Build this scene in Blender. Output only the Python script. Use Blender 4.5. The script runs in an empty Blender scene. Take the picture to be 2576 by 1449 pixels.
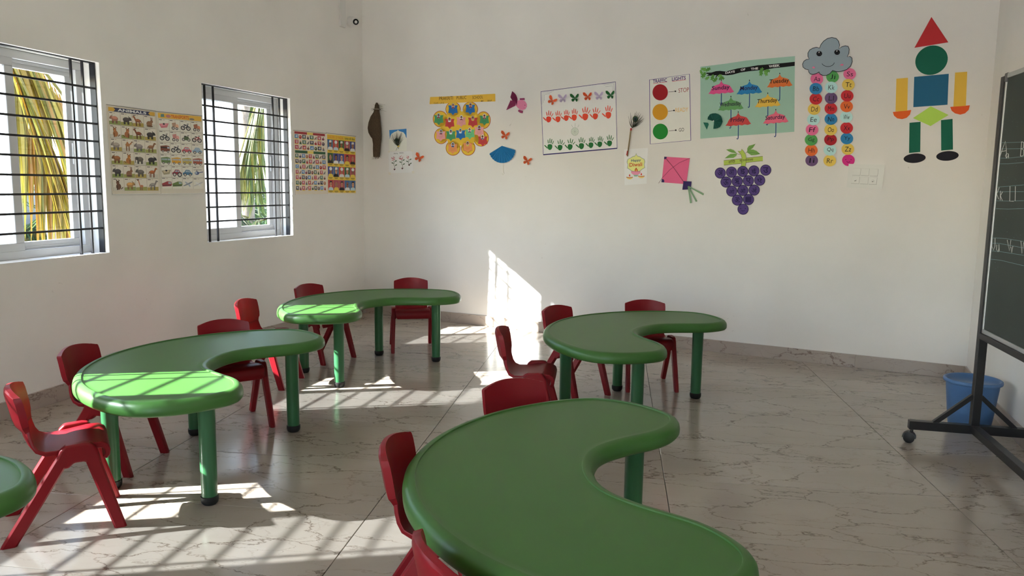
import bpy, bmesh, math, random
from mathutils import Vector, Matrix
random.seed(7)
C = bpy.context.scene.collection
SC = bpy.context.scene
PI = math.pi

# ------------------------------------------------------------------ camera
IW, IH = 2576, 1449
FPX = 1935.2
CAM_H = 1.3122
YAW, PITCH, ROLL = math.radians(-7.6316), math.radians(7.5251), math.radians(0.7424)
_f = Vector((math.sin(YAW) * math.cos(PITCH), math.cos(YAW) * math.cos(PITCH), -math.sin(PITCH)))
_r = Vector((math.cos(YAW), -math.sin(YAW), 0))
_u = _r.cross(_f)
CR = math.cos(ROLL) * _r + math.sin(ROLL) * _u
CU = -math.sin(ROLL) * _r + math.cos(ROLL) * _u
CF = _f
CAM = Vector((0, 0, CAM_H))
cd = bpy.data.cameras.new('camera')
cam = bpy.data.objects.new('camera', cd)
C.objects.link(cam)
cd.sensor_width = 36.0
cd.lens = 36.0 * FPX / IW
cd.clip_start = 0.02
cd.clip_end = 300
cam.matrix_world = Matrix(((CR.x, CU.x, -CF.x, 0), (CR.y, CU.y, -CF.y, 0), (CR.z, CU.z, -CF.z, CAM_H), (0, 0, 0, 1)))
SC.camera = cam

def ray(px, py):
    return CF + CR * ((px - IW / 2) / FPX) + CU * (-(py - IH / 2) / FPX)

# ------------------------------------------------------------------ light
SUN_DIR = Vector((0.809, 0.263, -0.526)).normalized()
world = bpy.data.worlds.new('sky')
SC.world = world
world.use_nodes = True
nt = world.node_tree
nt.nodes.clear()
wo = nt.nodes.new('ShaderNodeOutputWorld')
bg = nt.nodes.new('ShaderNodeBackground')
sky = nt.nodes.new('ShaderNodeTexSky')
sky.sky_type = 'NISHITA'
sky.sun_disc = False
sky.sun_elevation = math.asin(-SUN_DIR.z)
sky.sun_rotation = math.atan2(-SUN_DIR.x, -SUN_DIR.y)
sky.air_density = 1.0
sky.dust_density = 0.8
sky.altitude = 300
bg.inputs['Strength'].default_value = 0.50
nt.links.new(sky.outputs[0], bg.inputs['Color'])
nt.links.new(bg.outputs[0], wo.inputs['Surface'])
sd = bpy.data.lights.new('sun', 'SUN')
sd.energy = 17.0
sd.angle = math.radians(0.53)
sd.color = (1.0, 0.97, 0.925)
sun = bpy.data.objects.new('sun', sd)
C.objects.link(sun)
sun.location = (-8, 0, 8)
sun.rotation_euler = SUN_DIR.to_track_quat('-Z', 'Y').to_euler()
SC.view_settings.view_transform = 'Standard'
SC.view_settings.look = 'None'
SC.view_settings.gamma = 1.0
SC.view_settings.use_curve_mapping = False
SC.view_settings.exposure = 1.95
SC.cycles.max_bounces = 14
SC.cycles.diffuse_bounces = 10
SC.cycles.glossy_bounces = 4
SC.cycles.transmission_bounces = 8
SC.cycles.transparent_max_bounces = 16
SC.cycles.sample_clamp_indirect = 8.0
SC.cycles.caustics_reflective = False
SC.cycles.caustics_refractive = False
SC.cycles.use_denoising = True

# ------------------------------------------------------------------ helpers
def lin(c):
    return tuple(((v / 12.92) if v <= 0.04045 else ((v + 0.055) / 1.055) ** 2.4) for v in c)

def hexc(r, g, b):
    return lin((r / 255, g / 255, b / 255))

def ink(r, g, b):
    """pigment colour of paper and print, given as it looks on the wall in the photograph's dim light"""
    return tuple(min(v * 1.5, 0.86) for v in hexc(r, g, b))

MATS = {}
def mat(name, col=(0.8, 0.8, 0.8), rough=0.5, spec=0.5, metal=0.0, noise=0.0, scale=20.0, trans=0.0, bump=0.0, attr=False):
    if name in MATS:
        return MATS[name]
    m = bpy.data.materials.new(name)
    m.use_nodes = True
    t = m.node_tree
    b = t.nodes['Principled BSDF']
    out = t.nodes['Material Output']
    b.inputs['Base Color'].default_value = (*col, 1)
    b.inputs['Roughness'].default_value = rough
    b.inputs['Specular IOR Level'].default_value = spec
    b.inputs['Metallic'].default_value = metal
    src = None
    if attr:
        a = t.nodes.new('ShaderNodeAttribute')
        a.attribute_name = 'Col'
        src = a.outputs['Color']
    if noise > 0:
        tc = t.nodes.new('ShaderNodeTexCoord')
        n = t.nodes.new('ShaderNodeTexNoise')
        n.inputs['Scale'].default_value = scale
        n.inputs['Detail'].default_value = 5
        t.links.new(tc.outputs['Object'], n.inputs['Vector'])
        mr = t.nodes.new('ShaderNodeMapRange')
        mr.inputs['To Min'].default_value = 1 - noise
        mr.inputs['To Max'].default_value = 1 + noise
        t.links.new(n.outputs['Fac'], mr.inputs['Value'])
        mx = t.nodes.new('ShaderNodeVectorMath')
        mx.operation = 'SCALE'
        if src:
            t.links.new(src, mx.inputs[0])
        else:
            mx.inputs[0].default_value = col
        t.links.new(mr.outputs[0], mx.inputs['Scale'])
        src = mx.outputs[0]
        if bump > 0:
            bp = t.nodes.new('ShaderNodeBump')
            bp.inputs['Strength'].default_value = bump
            bp.inputs['Distance'].default_value = 0.002
            t.links.new(n.outputs['Fac'], bp.inputs['Height'])
            t.links.new(bp.outputs[0], b.inputs['Normal'])
    if src:
        t.links.new(src, b.inputs['Base Color'])
    if trans > 0:
        tr = t.nodes.new('ShaderNodeBsdfTranslucent')
        if src:
            t.links.new(src, tr.inputs['Color'])
        else:
            tr.inputs['Color'].default_value = (*col, 1)
        mix = t.nodes.new('ShaderNodeMixShader')
        mix.inputs[0].default_value = trans
        t.links.new(b.outputs[0], mix.inputs[1])
        t.links.new(tr.outputs[0], mix.inputs[2])
        t.links.new(mix.outputs[0], out.inputs['Surface'])
    MATS[name] = m
    return m

def empty(name, loc=(0, 0, 0), rz=0.0):
    o = bpy.data.objects.new(name, None)
    C.objects.link(o)
    o.location = loc
    o.rotation_euler = (0, 0, rz)
    o.empty_display_size = 0.1
    return o

def tag(o, label=None, cat=None, group=None, kind=None):
    if label: o['label'] = label
    if cat: o['category'] = cat
    if group: o['group'] = group
    if kind: o['kind'] = kind
    return o

class MB:
    """collects verts, faces and face colours; build() links ONE mesh object"""
    def __init__(self):
        self.v, self.f, self.c = [], [], []
    def add(self, vs, fs, col=None):
        k = len(self.v)
        self.v += [tuple(p) for p in vs]
        self.f += [tuple(i + k for i in f) for f in fs]
        self.c += [col] * len(fs)
        return self
    def box(self, x0, x1, y0, y1, z0, z1, col=None):
        vs = [(x, y, z) for z in (z0, z1) for y in (y0, y1) for x in (x0, x1)]
        return self.add(vs, [(0, 2, 3, 1), (4, 5, 7, 6), (0, 1, 5, 4), (2, 6, 7, 3), (0, 4, 6, 2), (1, 3, 7, 5)], col)
    def obox(self, o, ax, ay, az, col=None):
        """box from corner o with edge vectors ax, ay, az"""
        o, ax, ay, az = map(Vector, (o, ax, ay, az))
        vs = [o + ax * i + ay * j + az * k for k in (0, 1) for j in (0, 1) for i in (0, 1)]
        return self.add(vs, [(0, 2, 3, 1), (4, 5, 7, 6), (0, 1, 5, 4), (2, 6, 7, 3), (0, 4, 6, 2), (1, 3, 7, 5)], col)
    def tube(self, pts, r, n=8, col=None, cap=True):
        pts = [Vector(p) for p in pts]
        rs = r if isinstance(r, (list, tuple)) else [r] * len(pts)
        base = []
        ref = Vector((0, 0, 1))
        for i, p in enumerate(pts):
            d = (pts[min(i + 1, len(pts) - 1)] - pts[max(i - 1, 0)]).normalized()
            a = ref if abs(d.dot(ref)) < 0.95 else Vector((1, 0, 0))
            e1 = d.cross(a).normalized()
            e2 = d.cross(e1)
            base.append([p + (e1 * math.cos(t) + e2 * math.sin(t)) * rs[i] for t in [2 * PI * k / n for k in range(n)]])
        vs = [q for ring in base for q in ring]
        fs = []
        for i in range(len(pts) - 1):
            for k in range(n):
                fs.append((i * n + k, i * n + (k + 1) % n, (i + 1) * n + (k + 1) % n, (i + 1) * n + k))
        if cap:
            fs.append(tuple(range(n - 1, -1, -1)))
            fs.append(tuple(range((len(pts) - 1) * n, len(pts) * n)))
        return self.add(vs, fs, col)
    def lathe(self, prof, n=24, o=(0, 0, 0), col=None, sx=1, sy=1):
        vs, fs = [], []
        for (r, z) in prof:
            for k in range(n):
                t = 2 * PI * k / n
                vs.append((o[0] + r * math.cos(t) * sx, o[1] + r * math.sin(t) * sy, o[2] + z))
        for i in range(len(prof) - 1):
            for k in range(n):
                fs.append((i * n + k, i * n + (k + 1) % n, (i + 1) * n + (k + 1) % n, (i + 1) * n + k))
        if prof[0][0] > 1e-6: fs.append(tuple(range(n - 1, -1, -1)))
        if prof[-1][0] > 1e-6: fs.append(tuple(range((len(prof) - 1) * n, len(prof) * n)))
        return self.add(vs, fs, col)
    def mesh(self, name):
        me = bpy.data.meshes.new(name)
        me.from_pydata(self.v, [], self.f)
        if any(c is not None for c in self.c):
            a = me.color_attributes.new('Col', 'FLOAT_COLOR', 'CORNER')
            k = 0
            data = []
            for f, c in zip(self.f, self.c):
                c = c or (0.8, 0.8, 0.8)
                data += [c[0], c[1], c[2], 1.0] * len(f)
            a.data.foreach_set('color', data)
        me.update()
        return me
    def build(self, name, m, parent=None, smooth=False, bevel=0.0, sub=0, seg=2):
        me = self.mesh(name)
        return link(name, me, m, parent, smooth, bevel, sub, seg)

def link(name, me, m, parent=None, smooth=False, bevel=0.0, sub=0, seg=2):
    o = bpy.data.objects.new(name, me)
    C.objects.link(o)
    if m is not None and len(me.materials) == 0:
        me.materials.append(m)
    if parent is not None:
        o.parent = parent
    if smooth:
        me.polygons.foreach_set('use_smooth', [True] * len(me.polygons))
        if smooth != 'all':
            me.set_sharp_from_angle(angle=math.radians(smooth if smooth is not True else 35))
    if bevel > 0:
        b = o.modifiers.new('bevel', 'BEVEL')
        b.width = bevel
        b.segments = seg
        b.limit_method = 'ANGLE'
        b.angle_limit = math.radians(35)
    if sub > 0:
        s = o.modifiers.new('subd', 'SUBSURF')
        s.levels = s.render_levels = sub
    return o

def copy_tree(o, parent=None):
    c = o.copy()
    C.objects.link(c)
    c.parent = parent
    for ch in list(o.children):
        copy_tree(ch, c)
    return c

# text -> 2-D mesh (normalised to its bounding box)
_TX = {}
def text2d(body, bold=0.0):
    key = (body, bold)
    if key in _TX:
        return _TX[key]
    cu = bpy.data.curves.new('lettering', 'FONT')
    cu.body = body
    cu.resolution_u = 3
    cu.offset = bold
    ob = bpy.data.objects.new('lettering', cu)
    C.objects.link(ob)
    dg = bpy.context.evaluated_depsgraph_get()
    me = bpy.data.meshes.new_from_object(ob.evaluated_get(dg))
    vs = [(v.co.x, v.co.y) for v in me.vertices]
    fs = [tuple(p.vertices) for p in me.polygons]
    bpy.data.objects.remove(ob)
    bpy.data.curves.remove(cu)
    bpy.data.meshes.remove(me)
    x0 = min(v[0] for v in vs); x1 = max(v[0] for v in vs)
    y0 = min(v[1] for v in vs); y1 = max(v[1] for v in vs)
    vs = [((x - x0) / (x1 - x0 + 1e-9), (y - y0) / (y1 - y0 + 1e-9)) for x, y in vs]
    _TX[key] = (vs, fs, (x1 - x0) / (y1 - y0 + 1e-9))
    return _TX[key]

class Frame:
    """a real flat surface in the room; P(px,py) is the spot of it seen at that place of the photograph"""
    def __init__(self, o, e, n):
        self.o, self.e, self.n = Vector(o), Vector(e).normalized(), Vector(n).normalized()
        self.T = (1.0, 0.0, 0.0)
    def crop(self, s, ox, oy):
        f = Frame(self.o, self.e, self.n)
        f.T = (s, ox, oy)
        return f
    def P(self, x, y, off=0.0):
        s, ox, oy = self.T
        d = ray(ox + x / s, oy + y / s)
        t = (self.o - CAM).dot(self.n) / d.dot(self.n)
        return CAM + d * t + self.n * off

class Draw(MB):
    """flat print on a frame, coordinates in the frame's crop"""
    def __init__(self, fr, base=0.001, step=0.0003):
        super().__init__()
        self.fr, self.base, self.step = fr, base, step
    def off(self, L):
        return self.base + self.step * L
    def poly(self, pts, col, L=0):
        o = self.off(L)
        self.add([self.fr.P(x, y, o) for x, y in pts], [tuple(range(len(pts)))], col)
        return self
    def rect(self, x0, y0, x1, y1, col, L=0):
        return self.poly([(x0, y0), (x1, y0), (x1, y1), (x0, y1)], col, L)
    def ell(self, cx, cy, rx, ry, col, L=0, n=20, rot=0.0, a0=0.0, a1=2 * PI):
        c, s = math.cos(rot), math.sin(rot)
        full = a1 - a0 > 6.28
        pts = []
        for k in range(n if full else n + 1):
            t = a0 + (a1 - a0) * k / n
            x, y = rx * math.cos(t), ry * math.sin(t)
            pts.append((cx + c * x - s * y, cy + s * x + c * y))
        return self.poly(pts, col, L)
    def stroke(self, pts, w, col, L=0, closed=False):
        o = self.off(L)
        n = len(pts)
        vs, fs = [], []
        for i, (x, y) in enumerate(pts):
            if closed:
                a, b = pts[i - 1], pts[(i + 1) % n]
            else:
                a, b = pts[max(i - 1, 0)], pts[min(i + 1, n - 1)]
            dx, dy = b[0] - a[0], b[1] - a[1]
            l = math.hypot(dx, dy) or 1
            nx, ny = -dy / l * w / 2, dx / l * w / 2
            vs += [self.fr.P(x + nx, y + ny, o), self.fr.P(x - nx, y - ny, o)]
        for i in range(n if closed else n - 1):
            j = (i + 1) % n
            fs.append((2 * i, 2 * i + 1, 2 * j + 1, 2 * j))
        self.add(vs, fs, col)
        return self
    def arc(self, cx, cy, rx, ry, a0, a1, w, col, L=0, n=12):
        return self.stroke([(cx + rx * math.cos(a0 + (a1 - a0) * k / n), cy + ry * math.sin(a0 + (a1 - a0) * k / n)) for k in range(n + 1)], w, col, L)
    def text(self, body, x0, y0, x1, y1, h, col, L=0, bold=0.0, shear=0.0):
        """baseline from (x0,y0) to (x1,y1), cap height h upwards"""
        vs, fs, _ = text2d(body, bold)
        o = self.off(L)
        out = []
        for u, v in vs:
            out.append(self.fr.P(x0 + (x1 - x0) * u + shear * h * v, y0 + (y1 - y0) * u - h * v, o))
        self.add(out, fs, col)
        return self

def prism(fr, pts, off0, off1, col):
    m = MB()
    a = [fr.P(x, y, off0) for x, y in pts]
    b = [fr.P(x, y, off1) for x, y in pts]
    n = len(pts)
    m.add(a + b, [tuple(range(n)), tuple(range(2 * n - 1, n - 1, -1))] + [(i, (i + 1) % n, n + (i + 1) % n, n + i) for i in range(n)], col)
    return m

def ring(cx, cy, rx, ry, n=28, rot=0.0, a0=0.0, a1=2 * PI):
    c, s = math.cos(rot), math.sin(rot)
    full = a1 - a0 > 6.28
    out = []
    for k in range(n if full else n + 1):
        t = a0 + (a1 - a0) * k / n
        x, y = rx * math.cos(t), ry * math.sin(t)
        out.append((cx + c * x - s * y, cy + s * x + c * y))
    return out

# ------------------------------------------------------------------ materials
def wall_paint():
    m = mat('wall_paint', (0.80, 0.79, 0.75), 0.75, 0.25)
    t = m.node_tree
    b = t.nodes['Principled BSDF']
    tc = t.nodes.new('ShaderNodeTexCoord')
    n1 = t.nodes.new('ShaderNodeTexNoise'); n1.inputs['Scale'].default_value = 1.3; n1.inputs['Detail'].default_value = 6
    n2 = t.nodes.new('ShaderNodeTexNoise'); n2.inputs['Scale'].default_value = 9.0; n2.inputs['Detail'].default_value = 8; n2.inputs['Distortion'].default_value = 1.2
    t.links.new(tc.outputs['Object'], n1.inputs['Vector']); t.links.new(tc.outputs['Object'], n2.inputs['Vector'])
    cr = t.nodes.new('ShaderNodeValToRGB')
    cr.color_ramp.elements[0].position = 0.28; cr.color_ramp.elements[0].color = (0.775, 0.755, 0.730, 1)
    cr.color_ramp.elements[1].position = 0.62; cr.color_ramp.elements[1].color = (0.845, 0.825, 0.80, 1)
    t.links.new(n1.outputs['Fac'], cr.inputs[0])
    # scuff marks low on the wall: thin dark flecks
    cr2 = t.nodes.new('ShaderNodeValToRGB')
    cr2.color_ramp.elements[0].position = 0.735; cr2.color_ramp.elements[0].color = (0, 0, 0, 1)
    cr2.color_ramp.elements[1].position = 0.80; cr2.color_ramp.elements[1].color = (1, 1, 1, 1)
    t.links.new(n2.outputs['Fac'], cr2.inputs[0])
    mx = t.nodes.new('ShaderNodeMix'); mx.data_type = 'RGBA'
    t.links.new(cr2.outputs[0], mx.inputs[0]); t.links.new(cr.outputs[0], mx.inputs[6]); mx.inputs[7].default_value = (0.5, 0.48, 0.44, 1)
    t.links.new(mx.outputs[2], b.inputs['Base Color'])
    bp = t.nodes.new('ShaderNodeBump'); bp.inputs['Strength'].default_value = 0.12; bp.inputs['Distance'].default_value = 0.004
    t.links.new(n2.outputs['Fac'], bp.inputs['Height']); t.links.new(bp.outputs[0], b.inputs['Normal'])
    return m
WALL = wall_paint()
WHITE = mat('white_paint', (0.86, 0.84, 0.81), 0.7, 0.25, noise=0.03, scale=3)

def marble(name, base, vein, light, rough):
    m = mat(name, base, rough, 0.5)
    t = m.node_tree
    b = t.nodes['Principled BSDF']
    tc = t.nodes.new('ShaderNodeTexCoord')
    oi = t.nodes.new('ShaderNodeObjectInfo')
    # shift the figure from one slab to the next
    mul = t.nodes.new('ShaderNodeVectorMath'); mul.operation = 'SCALE'
    cx = t.nodes.new('ShaderNodeCombineXYZ')
    fl = t.nodes.new('ShaderNodeMath'); fl.operation = 'MULTIPLY'; fl.inputs[1].default_value = 37.0
    t.links.new(oi.outputs['Random'], fl.inputs[0])
    t.links.new(fl.outputs[0], cx.inputs[0]); t.links.new(fl.outputs[0], cx.inputs[1]); t.links.new(fl.outputs[0], cx.inputs[2])
    add = t.nodes.new('ShaderNodeVectorMath'); add.operation = 'ADD'
    mp = t.nodes.new('ShaderNodeMapping'); mp.inputs['Rotation'].default_value = (0, 0, math.radians(-14)); mp.inputs['Scale'].default_value = (0.55, 1.25, 1.0)
    t.links.new(tc.outputs['Object'], mp.inputs['Vector'])
    t.links.new(mp.outputs[0], add.inputs[0]); t.links.new(cx.outputs[0], add.inputs[1])
    nz = t.nodes.new('ShaderNodeTexNoise'); nz.inputs['Scale'].default_value = 4.0; nz.inputs['Detail'].default_value = 7; nz.inputs['Roughness'].default_value = 0.62
    t.links.new(add.outputs[0], nz.inputs['Vector'])
    sc = t.nodes.new('ShaderNodeVectorMath'); sc.operation = 'SCALE'; sc.inputs['Scale'].default_value = 0.33
    t.links.new(nz.outputs['Color'], sc.inputs[0])
    add2 = t.nodes.new('ShaderNodeVectorMath'); add2.operation = 'ADD'
    t.links.new(add.outputs[0], add2.inputs[0]); t.links.new(sc.outputs[0], add2.inputs[1])
    def veins(scale, w0, w1):
        v = t.nodes.new('ShaderNodeTexVoronoi'); v.feature = 'DISTANCE_TO_EDGE'; v.inputs['Scale'].default_value = scale
        t.links.new(add2.outputs[0], v.inputs['Vector'])
        r = t.nodes.new('ShaderNodeMapRange'); r.inputs['From Min'].default_value = w0; r.inputs['From Max'].default_value = w1
        r.inputs['To Min'].default_value = 1; r.inputs['To Max'].default_value = 0
        t.links.new(v.outputs['Distance'], r.inputs['Value'])
        return r.outputs[0]
    v1 = veins(3.4, 0.002, 0.016)
    v2 = veins(8.0, 0.002, 0.028)
    msk = t.nodes.new('ShaderNodeTexNoise'); msk.inputs['Scale'].default_value = 5.5; msk.inputs['Detail'].default_value = 3
    t.links.new(add.outputs[0], msk.inputs['Vector'])
    mr = t.nodes.new('ShaderNodeMapRange'); mr.inputs['From Min'].default_value = 0.42; mr.inputs['From Max'].default_value = 0.62
    t.links.new(msk.outputs['Fac'], mr.inputs['Value'])
    m1 = t.nodes.new('ShaderNodeMath'); m1.operation = 'MULTIPLY'
    mb_ = t.nodes.new('ShaderNodeMapRange'); mb_.inputs['From Min'].default_value = 0.25; mb_.inputs['From Max'].default_value = 0.55; mb_.inputs['To Min'].default_value = 0.12
    t.links.new(msk.outputs['Fac'], mb_.inputs['Value'])
    t.links.new(v1, m1.inputs[0]); t.links.new(mb_.outputs[0], m1.inputs[1])
    m2 = t.nodes.new('ShaderNodeMath'); m2.operation = 'MULTIPLY'
    t.links.new(v2, m2.inputs[0]); t.links.new(mr.outputs[0], m2.inputs[1])
    m3 = t.nodes.new('ShaderNodeMath'); m3.operation = 'MULTIPLY_ADD'; m3.inputs[1].default_value = 0.5; m3.use_clamp = True
    t.links.new(m2.outputs[0], m3.inputs[0]); t.links.new(m1.outputs[0], m3.inputs[2])
    cl = t.nodes.new('ShaderNodeTexNoise'); cl.inputs['Scale'].default_value = 2.2; cl.inputs['Detail'].default_value = 5
    t.links.new(add2.outputs[0], cl.inputs['Vector'])
    cr = t.nodes.new('ShaderNodeValToRGB')
    cr.color_ramp.elements[0].position = 0.33; cr.color_ramp.elements[0].color = (*base, 1)
    cr.color_ramp.elements[1].position = 0.66; cr.color_ramp.elements[1].color = (*light, 1)
    t.links.new(cl.outputs['Fac'], cr.inputs[0])
    mx = t.nodes.new('ShaderNodeMix'); mx.data_type = 'RGBA'
    ms = t.nodes.new('ShaderNodeMath'); ms.operation = 'MULTIPLY'; ms.inputs[1].default_value = 0.85
    t.links.new(m3.outputs[0], ms.inputs[0])
    t.links.new(ms.outputs[0], mx.inputs[0]); t.links.new(cr.outputs[0], mx.inputs[6]); mx.inputs[7].default_value = (*vein, 1)
    t.links.new(mx.outputs[2], b.inputs['Base Color'])
    return m
TILE = marble('floor_marble', (0.35, 0.298, 0.25), (0.125, 0.085, 0.062), (0.405, 0.352, 0.302), 0.17)
SKIRT = marble('skirting_marble', (0.38, 0.32, 0.28), (0.165, 0.115, 0.095), (0.43, 0.37, 0.33), 0.3)
GROUT = mat('grout', (0.16, 0.145, 0.125), 0.9, 0.2, noise=0.1)
GREEN = mat('green_plastic', (0.046, 0.145, 0.028), 0.40, 0.42, noise=0.05, scale=6, trans=0.06)
GREENL = mat('green_leg_plastic', (0.030, 0.130, 0.052), 0.30, 0.45, noise=0.04, scale=6)
RED = mat('red_plastic', (0.30, 0.009, 0.018), 0.38, 0.4, noise=0.04, scale=8, trans=0.30)
RUBBER = mat('black_rubber', (0.012, 0.012, 0.013), 0.5, 0.4, noise=0.1)
UPVC = mat('white_upvc', (0.66, 0.67, 0.69), 0.4, 0.4, noise=0.02)
IRON = mat('black_iron', (0.012, 0.012, 0.016), 0.45, 0.4, noise=0.2, scale=40, bump=0.2)
PAPER = mat('paper', rough=0.75, spec=0.2, attr=True, noise=0.03, scale=12)
LAMI = mat('glossy_poster', rough=0.45, spec=0.4, attr=True, noise=0.03, scale=12)
CHALK = mat('chalk', rough=0.9, spec=0.1, attr=True, noise=0.15, scale=150)
BLACKM = mat('black_metal', (0.010, 0.010, 0.012), 0.38, 0.45, noise=0.15, scale=15)
ALU = mat('aluminium', (0.52, 0.53, 0.53), 0.38, 0.5, metal=0.7, noise=0.06, scale=30)
BOARD = mat('green_chalkboard', (0.032, 0.045, 0.040), 0.55, 0.35, noise=0.25, scale=3.5)
BLUEP = mat('blue_plastic', (0.075, 0.17, 0.36), 0.4, 0.45, noise=0.05, scale=7)
SWITCH = mat('switch_plastic', (0.78, 0.78, 0.75), 0.35, 0.45, noise=0.02)
STRAW = mat('woven_straw', (0.085, 0.058, 0.038), 0.9, 0.2, noise=0.55, scale=90, bump=1.0)
FEATH = mat('feather', rough=0.5, spec=0.4, attr=True, noise=0.25, scale=60)
WOODST = mat('bamboo_stick', rough=0.6, spec=0.3, attr=True, noise=0.15, scale=40)
CAMW = mat('camera_plastic', (0.72, 0.71, 0.70), 0.35, 0.45, noise=0.02)
LENS = mat('camera_lens', (0.008, 0.008, 0.010), 0.12, 0.6, noise=0.05)
BARK = mat('palm_bark', (0.13, 0.105, 0.085), 0.9, 0.2, noise=0.45, scale=14, bump=0.8)
LEAF = mat('palm_leaf', rough=0.5, spec=0.3, attr=True, noise=0.12, scale=8, trans=0.35)
CONC = mat('outer_concrete', (0.20, 0.20, 0.205), 0.85, 0.2, noise=0.12, scale=2.5)
SOIL = mat('outer_ground', (0.78, 0.73, 0.65), 0.95, 0.2, noise=0.25, scale=1.5)

def glass_mat(name='window_glass', tint=(0.90, 0.93, 0.93), haze=0.0):
    m = bpy.data.materials.new(name)
    m.use_nodes = True
    t = m.node_tree
    t.nodes.remove(t.nodes['Principled BSDF'])
    out = t.nodes['Material Output']
    tr = t.nodes.new('ShaderNodeBsdfTransparent'); tr.inputs['Color'].default_value = (*tint, 1)
    gl = t.nodes.new('ShaderNodeBsdfGlossy'); gl.inputs['Roughness'].default_value = 0.02
    lw = t.nodes.new('ShaderNodeLayerWeight'); lw.inputs['Blend'].default_value = 0.5
    pw = t.nodes.new('ShaderNodeMath'); pw.operation = 'POWER'; pw.inputs[1].default_value = 4.0
    t.links.new(lw.outputs['Facing'], pw.inputs[0])
    fr = t.nodes.new('ShaderNodeMath'); fr.operation = 'MULTIPLY_ADD'; fr.inputs[1].default_value = 0.5; fr.inputs[2].default_value = 0.03
    t.links.new(pw.outputs[0], fr.inputs[0])
    mx = t.nodes.new('ShaderNodeMixShader')
    t.links.new(fr.outputs[0], mx.inputs[0]); t.links.new(tr.outputs[0], mx.inputs[1]); t.links.new(gl.outputs[0], mx.inputs[2])
    if haze > 0:
        dl = t.nodes.new('ShaderNodeBsdfTranslucent'); dl.inputs['Color'].default_value = (0.85, 0.88, 0.92, 1)
        m2 = t.nodes.new('ShaderNodeMixShader'); m2.inputs[0].default_value = haze
        t.links.new(mx.outputs[0], m2.inputs[1]); t.links.new(dl.outputs[0], m2.inputs[2])
        mx = m2
    t.links.new(mx.outputs[0], out.inputs['Surface'])
    return m
GLASS = glass_mat()
HAZE = glass_mat('hazy_window_glass', (0.42, 0.45, 0.47), 0.12)

# ------------------------------------------------------------------ room shell
CEIL = 3.45
KB, BB = -0.3774, 6.623            # back wall: y = BB + KB*x
NB = math.hypot(1, KB)
def ybk(x): return BB + KB * x
def xl(y): return 0.028833 * y * y - 0.124583 * y - 3.256      # left wall (gently curved)
def xr(y): return 2.475 + 0.273 * (y - 5.68) + 0.03 * (y - 5.68) ** 2   # right wall
YF = -2.6                           # wall behind the camera
yc = 7.56
for _ in range(30): yc = ybk(xl(yc))
CORL = (xl(yc), yc)
yr = 5.68
for _ in range(30): yr = ybk(xr(yr))
CORR = (xr(yr), yr)

def arc_wall(name, fx, y0, y1, outward, thick, holes, material, z1=CEIL, step=0.12):
    """wall following x=fx(y); holes = [(ya,yb,za,zb)]; outward = -1 (left) / +1 (right)"""
    ys = {y0, y1}
    for h in holes: ys |= {h[0], h[1]}
    n = int((y1 - y0) / step)
    for k in range(n + 1): 
        y = y0 + (y1 - y0) * k / n
        if all(abs(y - q) > 0.02 for q in ys): ys.add(y)
    ys = sorted(ys)
    zs = sorted({0.0, z1} | {z for h in holes for z in h[2:4]})
    def nrm(y):
        d = (fx(y + 1e-3) - fx(y - 1e-3)) / 2e-3
        v = Vector((outward, -outward * d))
        return v.normalized()
    m = MB()
    idx = {}
    def V(i, j, k):
        key = (i, j, k)
        if key not in idx:
            y = ys[i]; nn = nrm(y)
            idx[key] = len(m.v)
            m.v.append((fx(y) + nn.x * thick * k, y + nn.y * thick * k, zs[j]))
        return idx[key]
    def hole(i, j):
        yy = (ys[i] + ys[i + 1]) / 2; zz = (zs[j] + zs[j + 1]) / 2
        return any(h[0] < yy < h[1] and h[2] < zz < h[3] for h in holes)
    I, J = len(ys) - 1, len(zs) - 1
    def face(*q):
        m.f.append(q); m.c.append(None)
    for i in range(I):
        for j in range(J):
            if hole(i, j): continue
            face(V(i, j, 0), V(i + 1, j, 0), V(i + 1, j + 1, 0), V(i, j + 1, 0))
            face(V(i, j, 1), V(i, j + 1, 1), V(i + 1, j + 1, 1), V(i + 1, j, 1))
            for (di, dj, q) in ((-1, 0, 'l'), (1, 0, 'r'), (0, -1, 'b'), (0, 1, 't')):
                a, b = i + di, j + dj
                if 0 <= a < I and 0 <= b < J and not hole(a, b): continue
                if q == 'l': face(V(i, j, 0), V(i, j + 1, 0), V(i, j + 1, 1), V(i, j, 1))
                if q == 'r': face(V(i + 1, j, 0), V(i + 1, j, 1), V(i + 1, j + 1, 1), V(i + 1, j + 1, 0))
                if q == 'b': face(V(i, j, 0), V(i, j, 1), V(i + 1, j, 1), V(i + 1, j, 0))
                if q == 't': face(V(i, j + 1, 0), V(i + 1, j + 1, 0), V(i + 1, j + 1, 1), V(i, j + 1, 1))
    o = m.build(name, material)
    bm = bmesh.new(); bm.from_mesh(o.data); bmesh.ops.recalc_face_normals(bm, faces=bm.faces); bm.to_mesh(o.data); bm.free()
    return tag(o, kind='structure')

ZS, ZT = 0.857, 2.045
WT = 0.23
WIN = [(5.478, 6.520), (3.50, 4.547), (1.53, 2.575), (-0.45, 0.60)]  # last opening is out of view, added to let in more daylight
arc_wall('wall_left', xl, YF - 0.2, CORL[1] + 0.16, -1, WT, [(a, b, ZS, ZT) for a, b in WIN], WALL)
arc_wall('wall_right', xr, YF - 0.2, CORR[1] + 0.12, 1, 0.2, [], WALL)
# back wall
eB = Vector((1, KB, 0)) / NB
nB = Vector((KB, -1, 0)) / NB       # into the room
a0 = Vector((CORL[0], CORL[1], 0)) - eB * 0.28
b0 = Vector((CORR[0], CORR[1], 0)) + eB * 0.25
tag(MB().obox(a0, b0 - a0, -nB * 0.2, (0, 0, CEIL)).build('wall_back', WALL), kind='structure')
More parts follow.
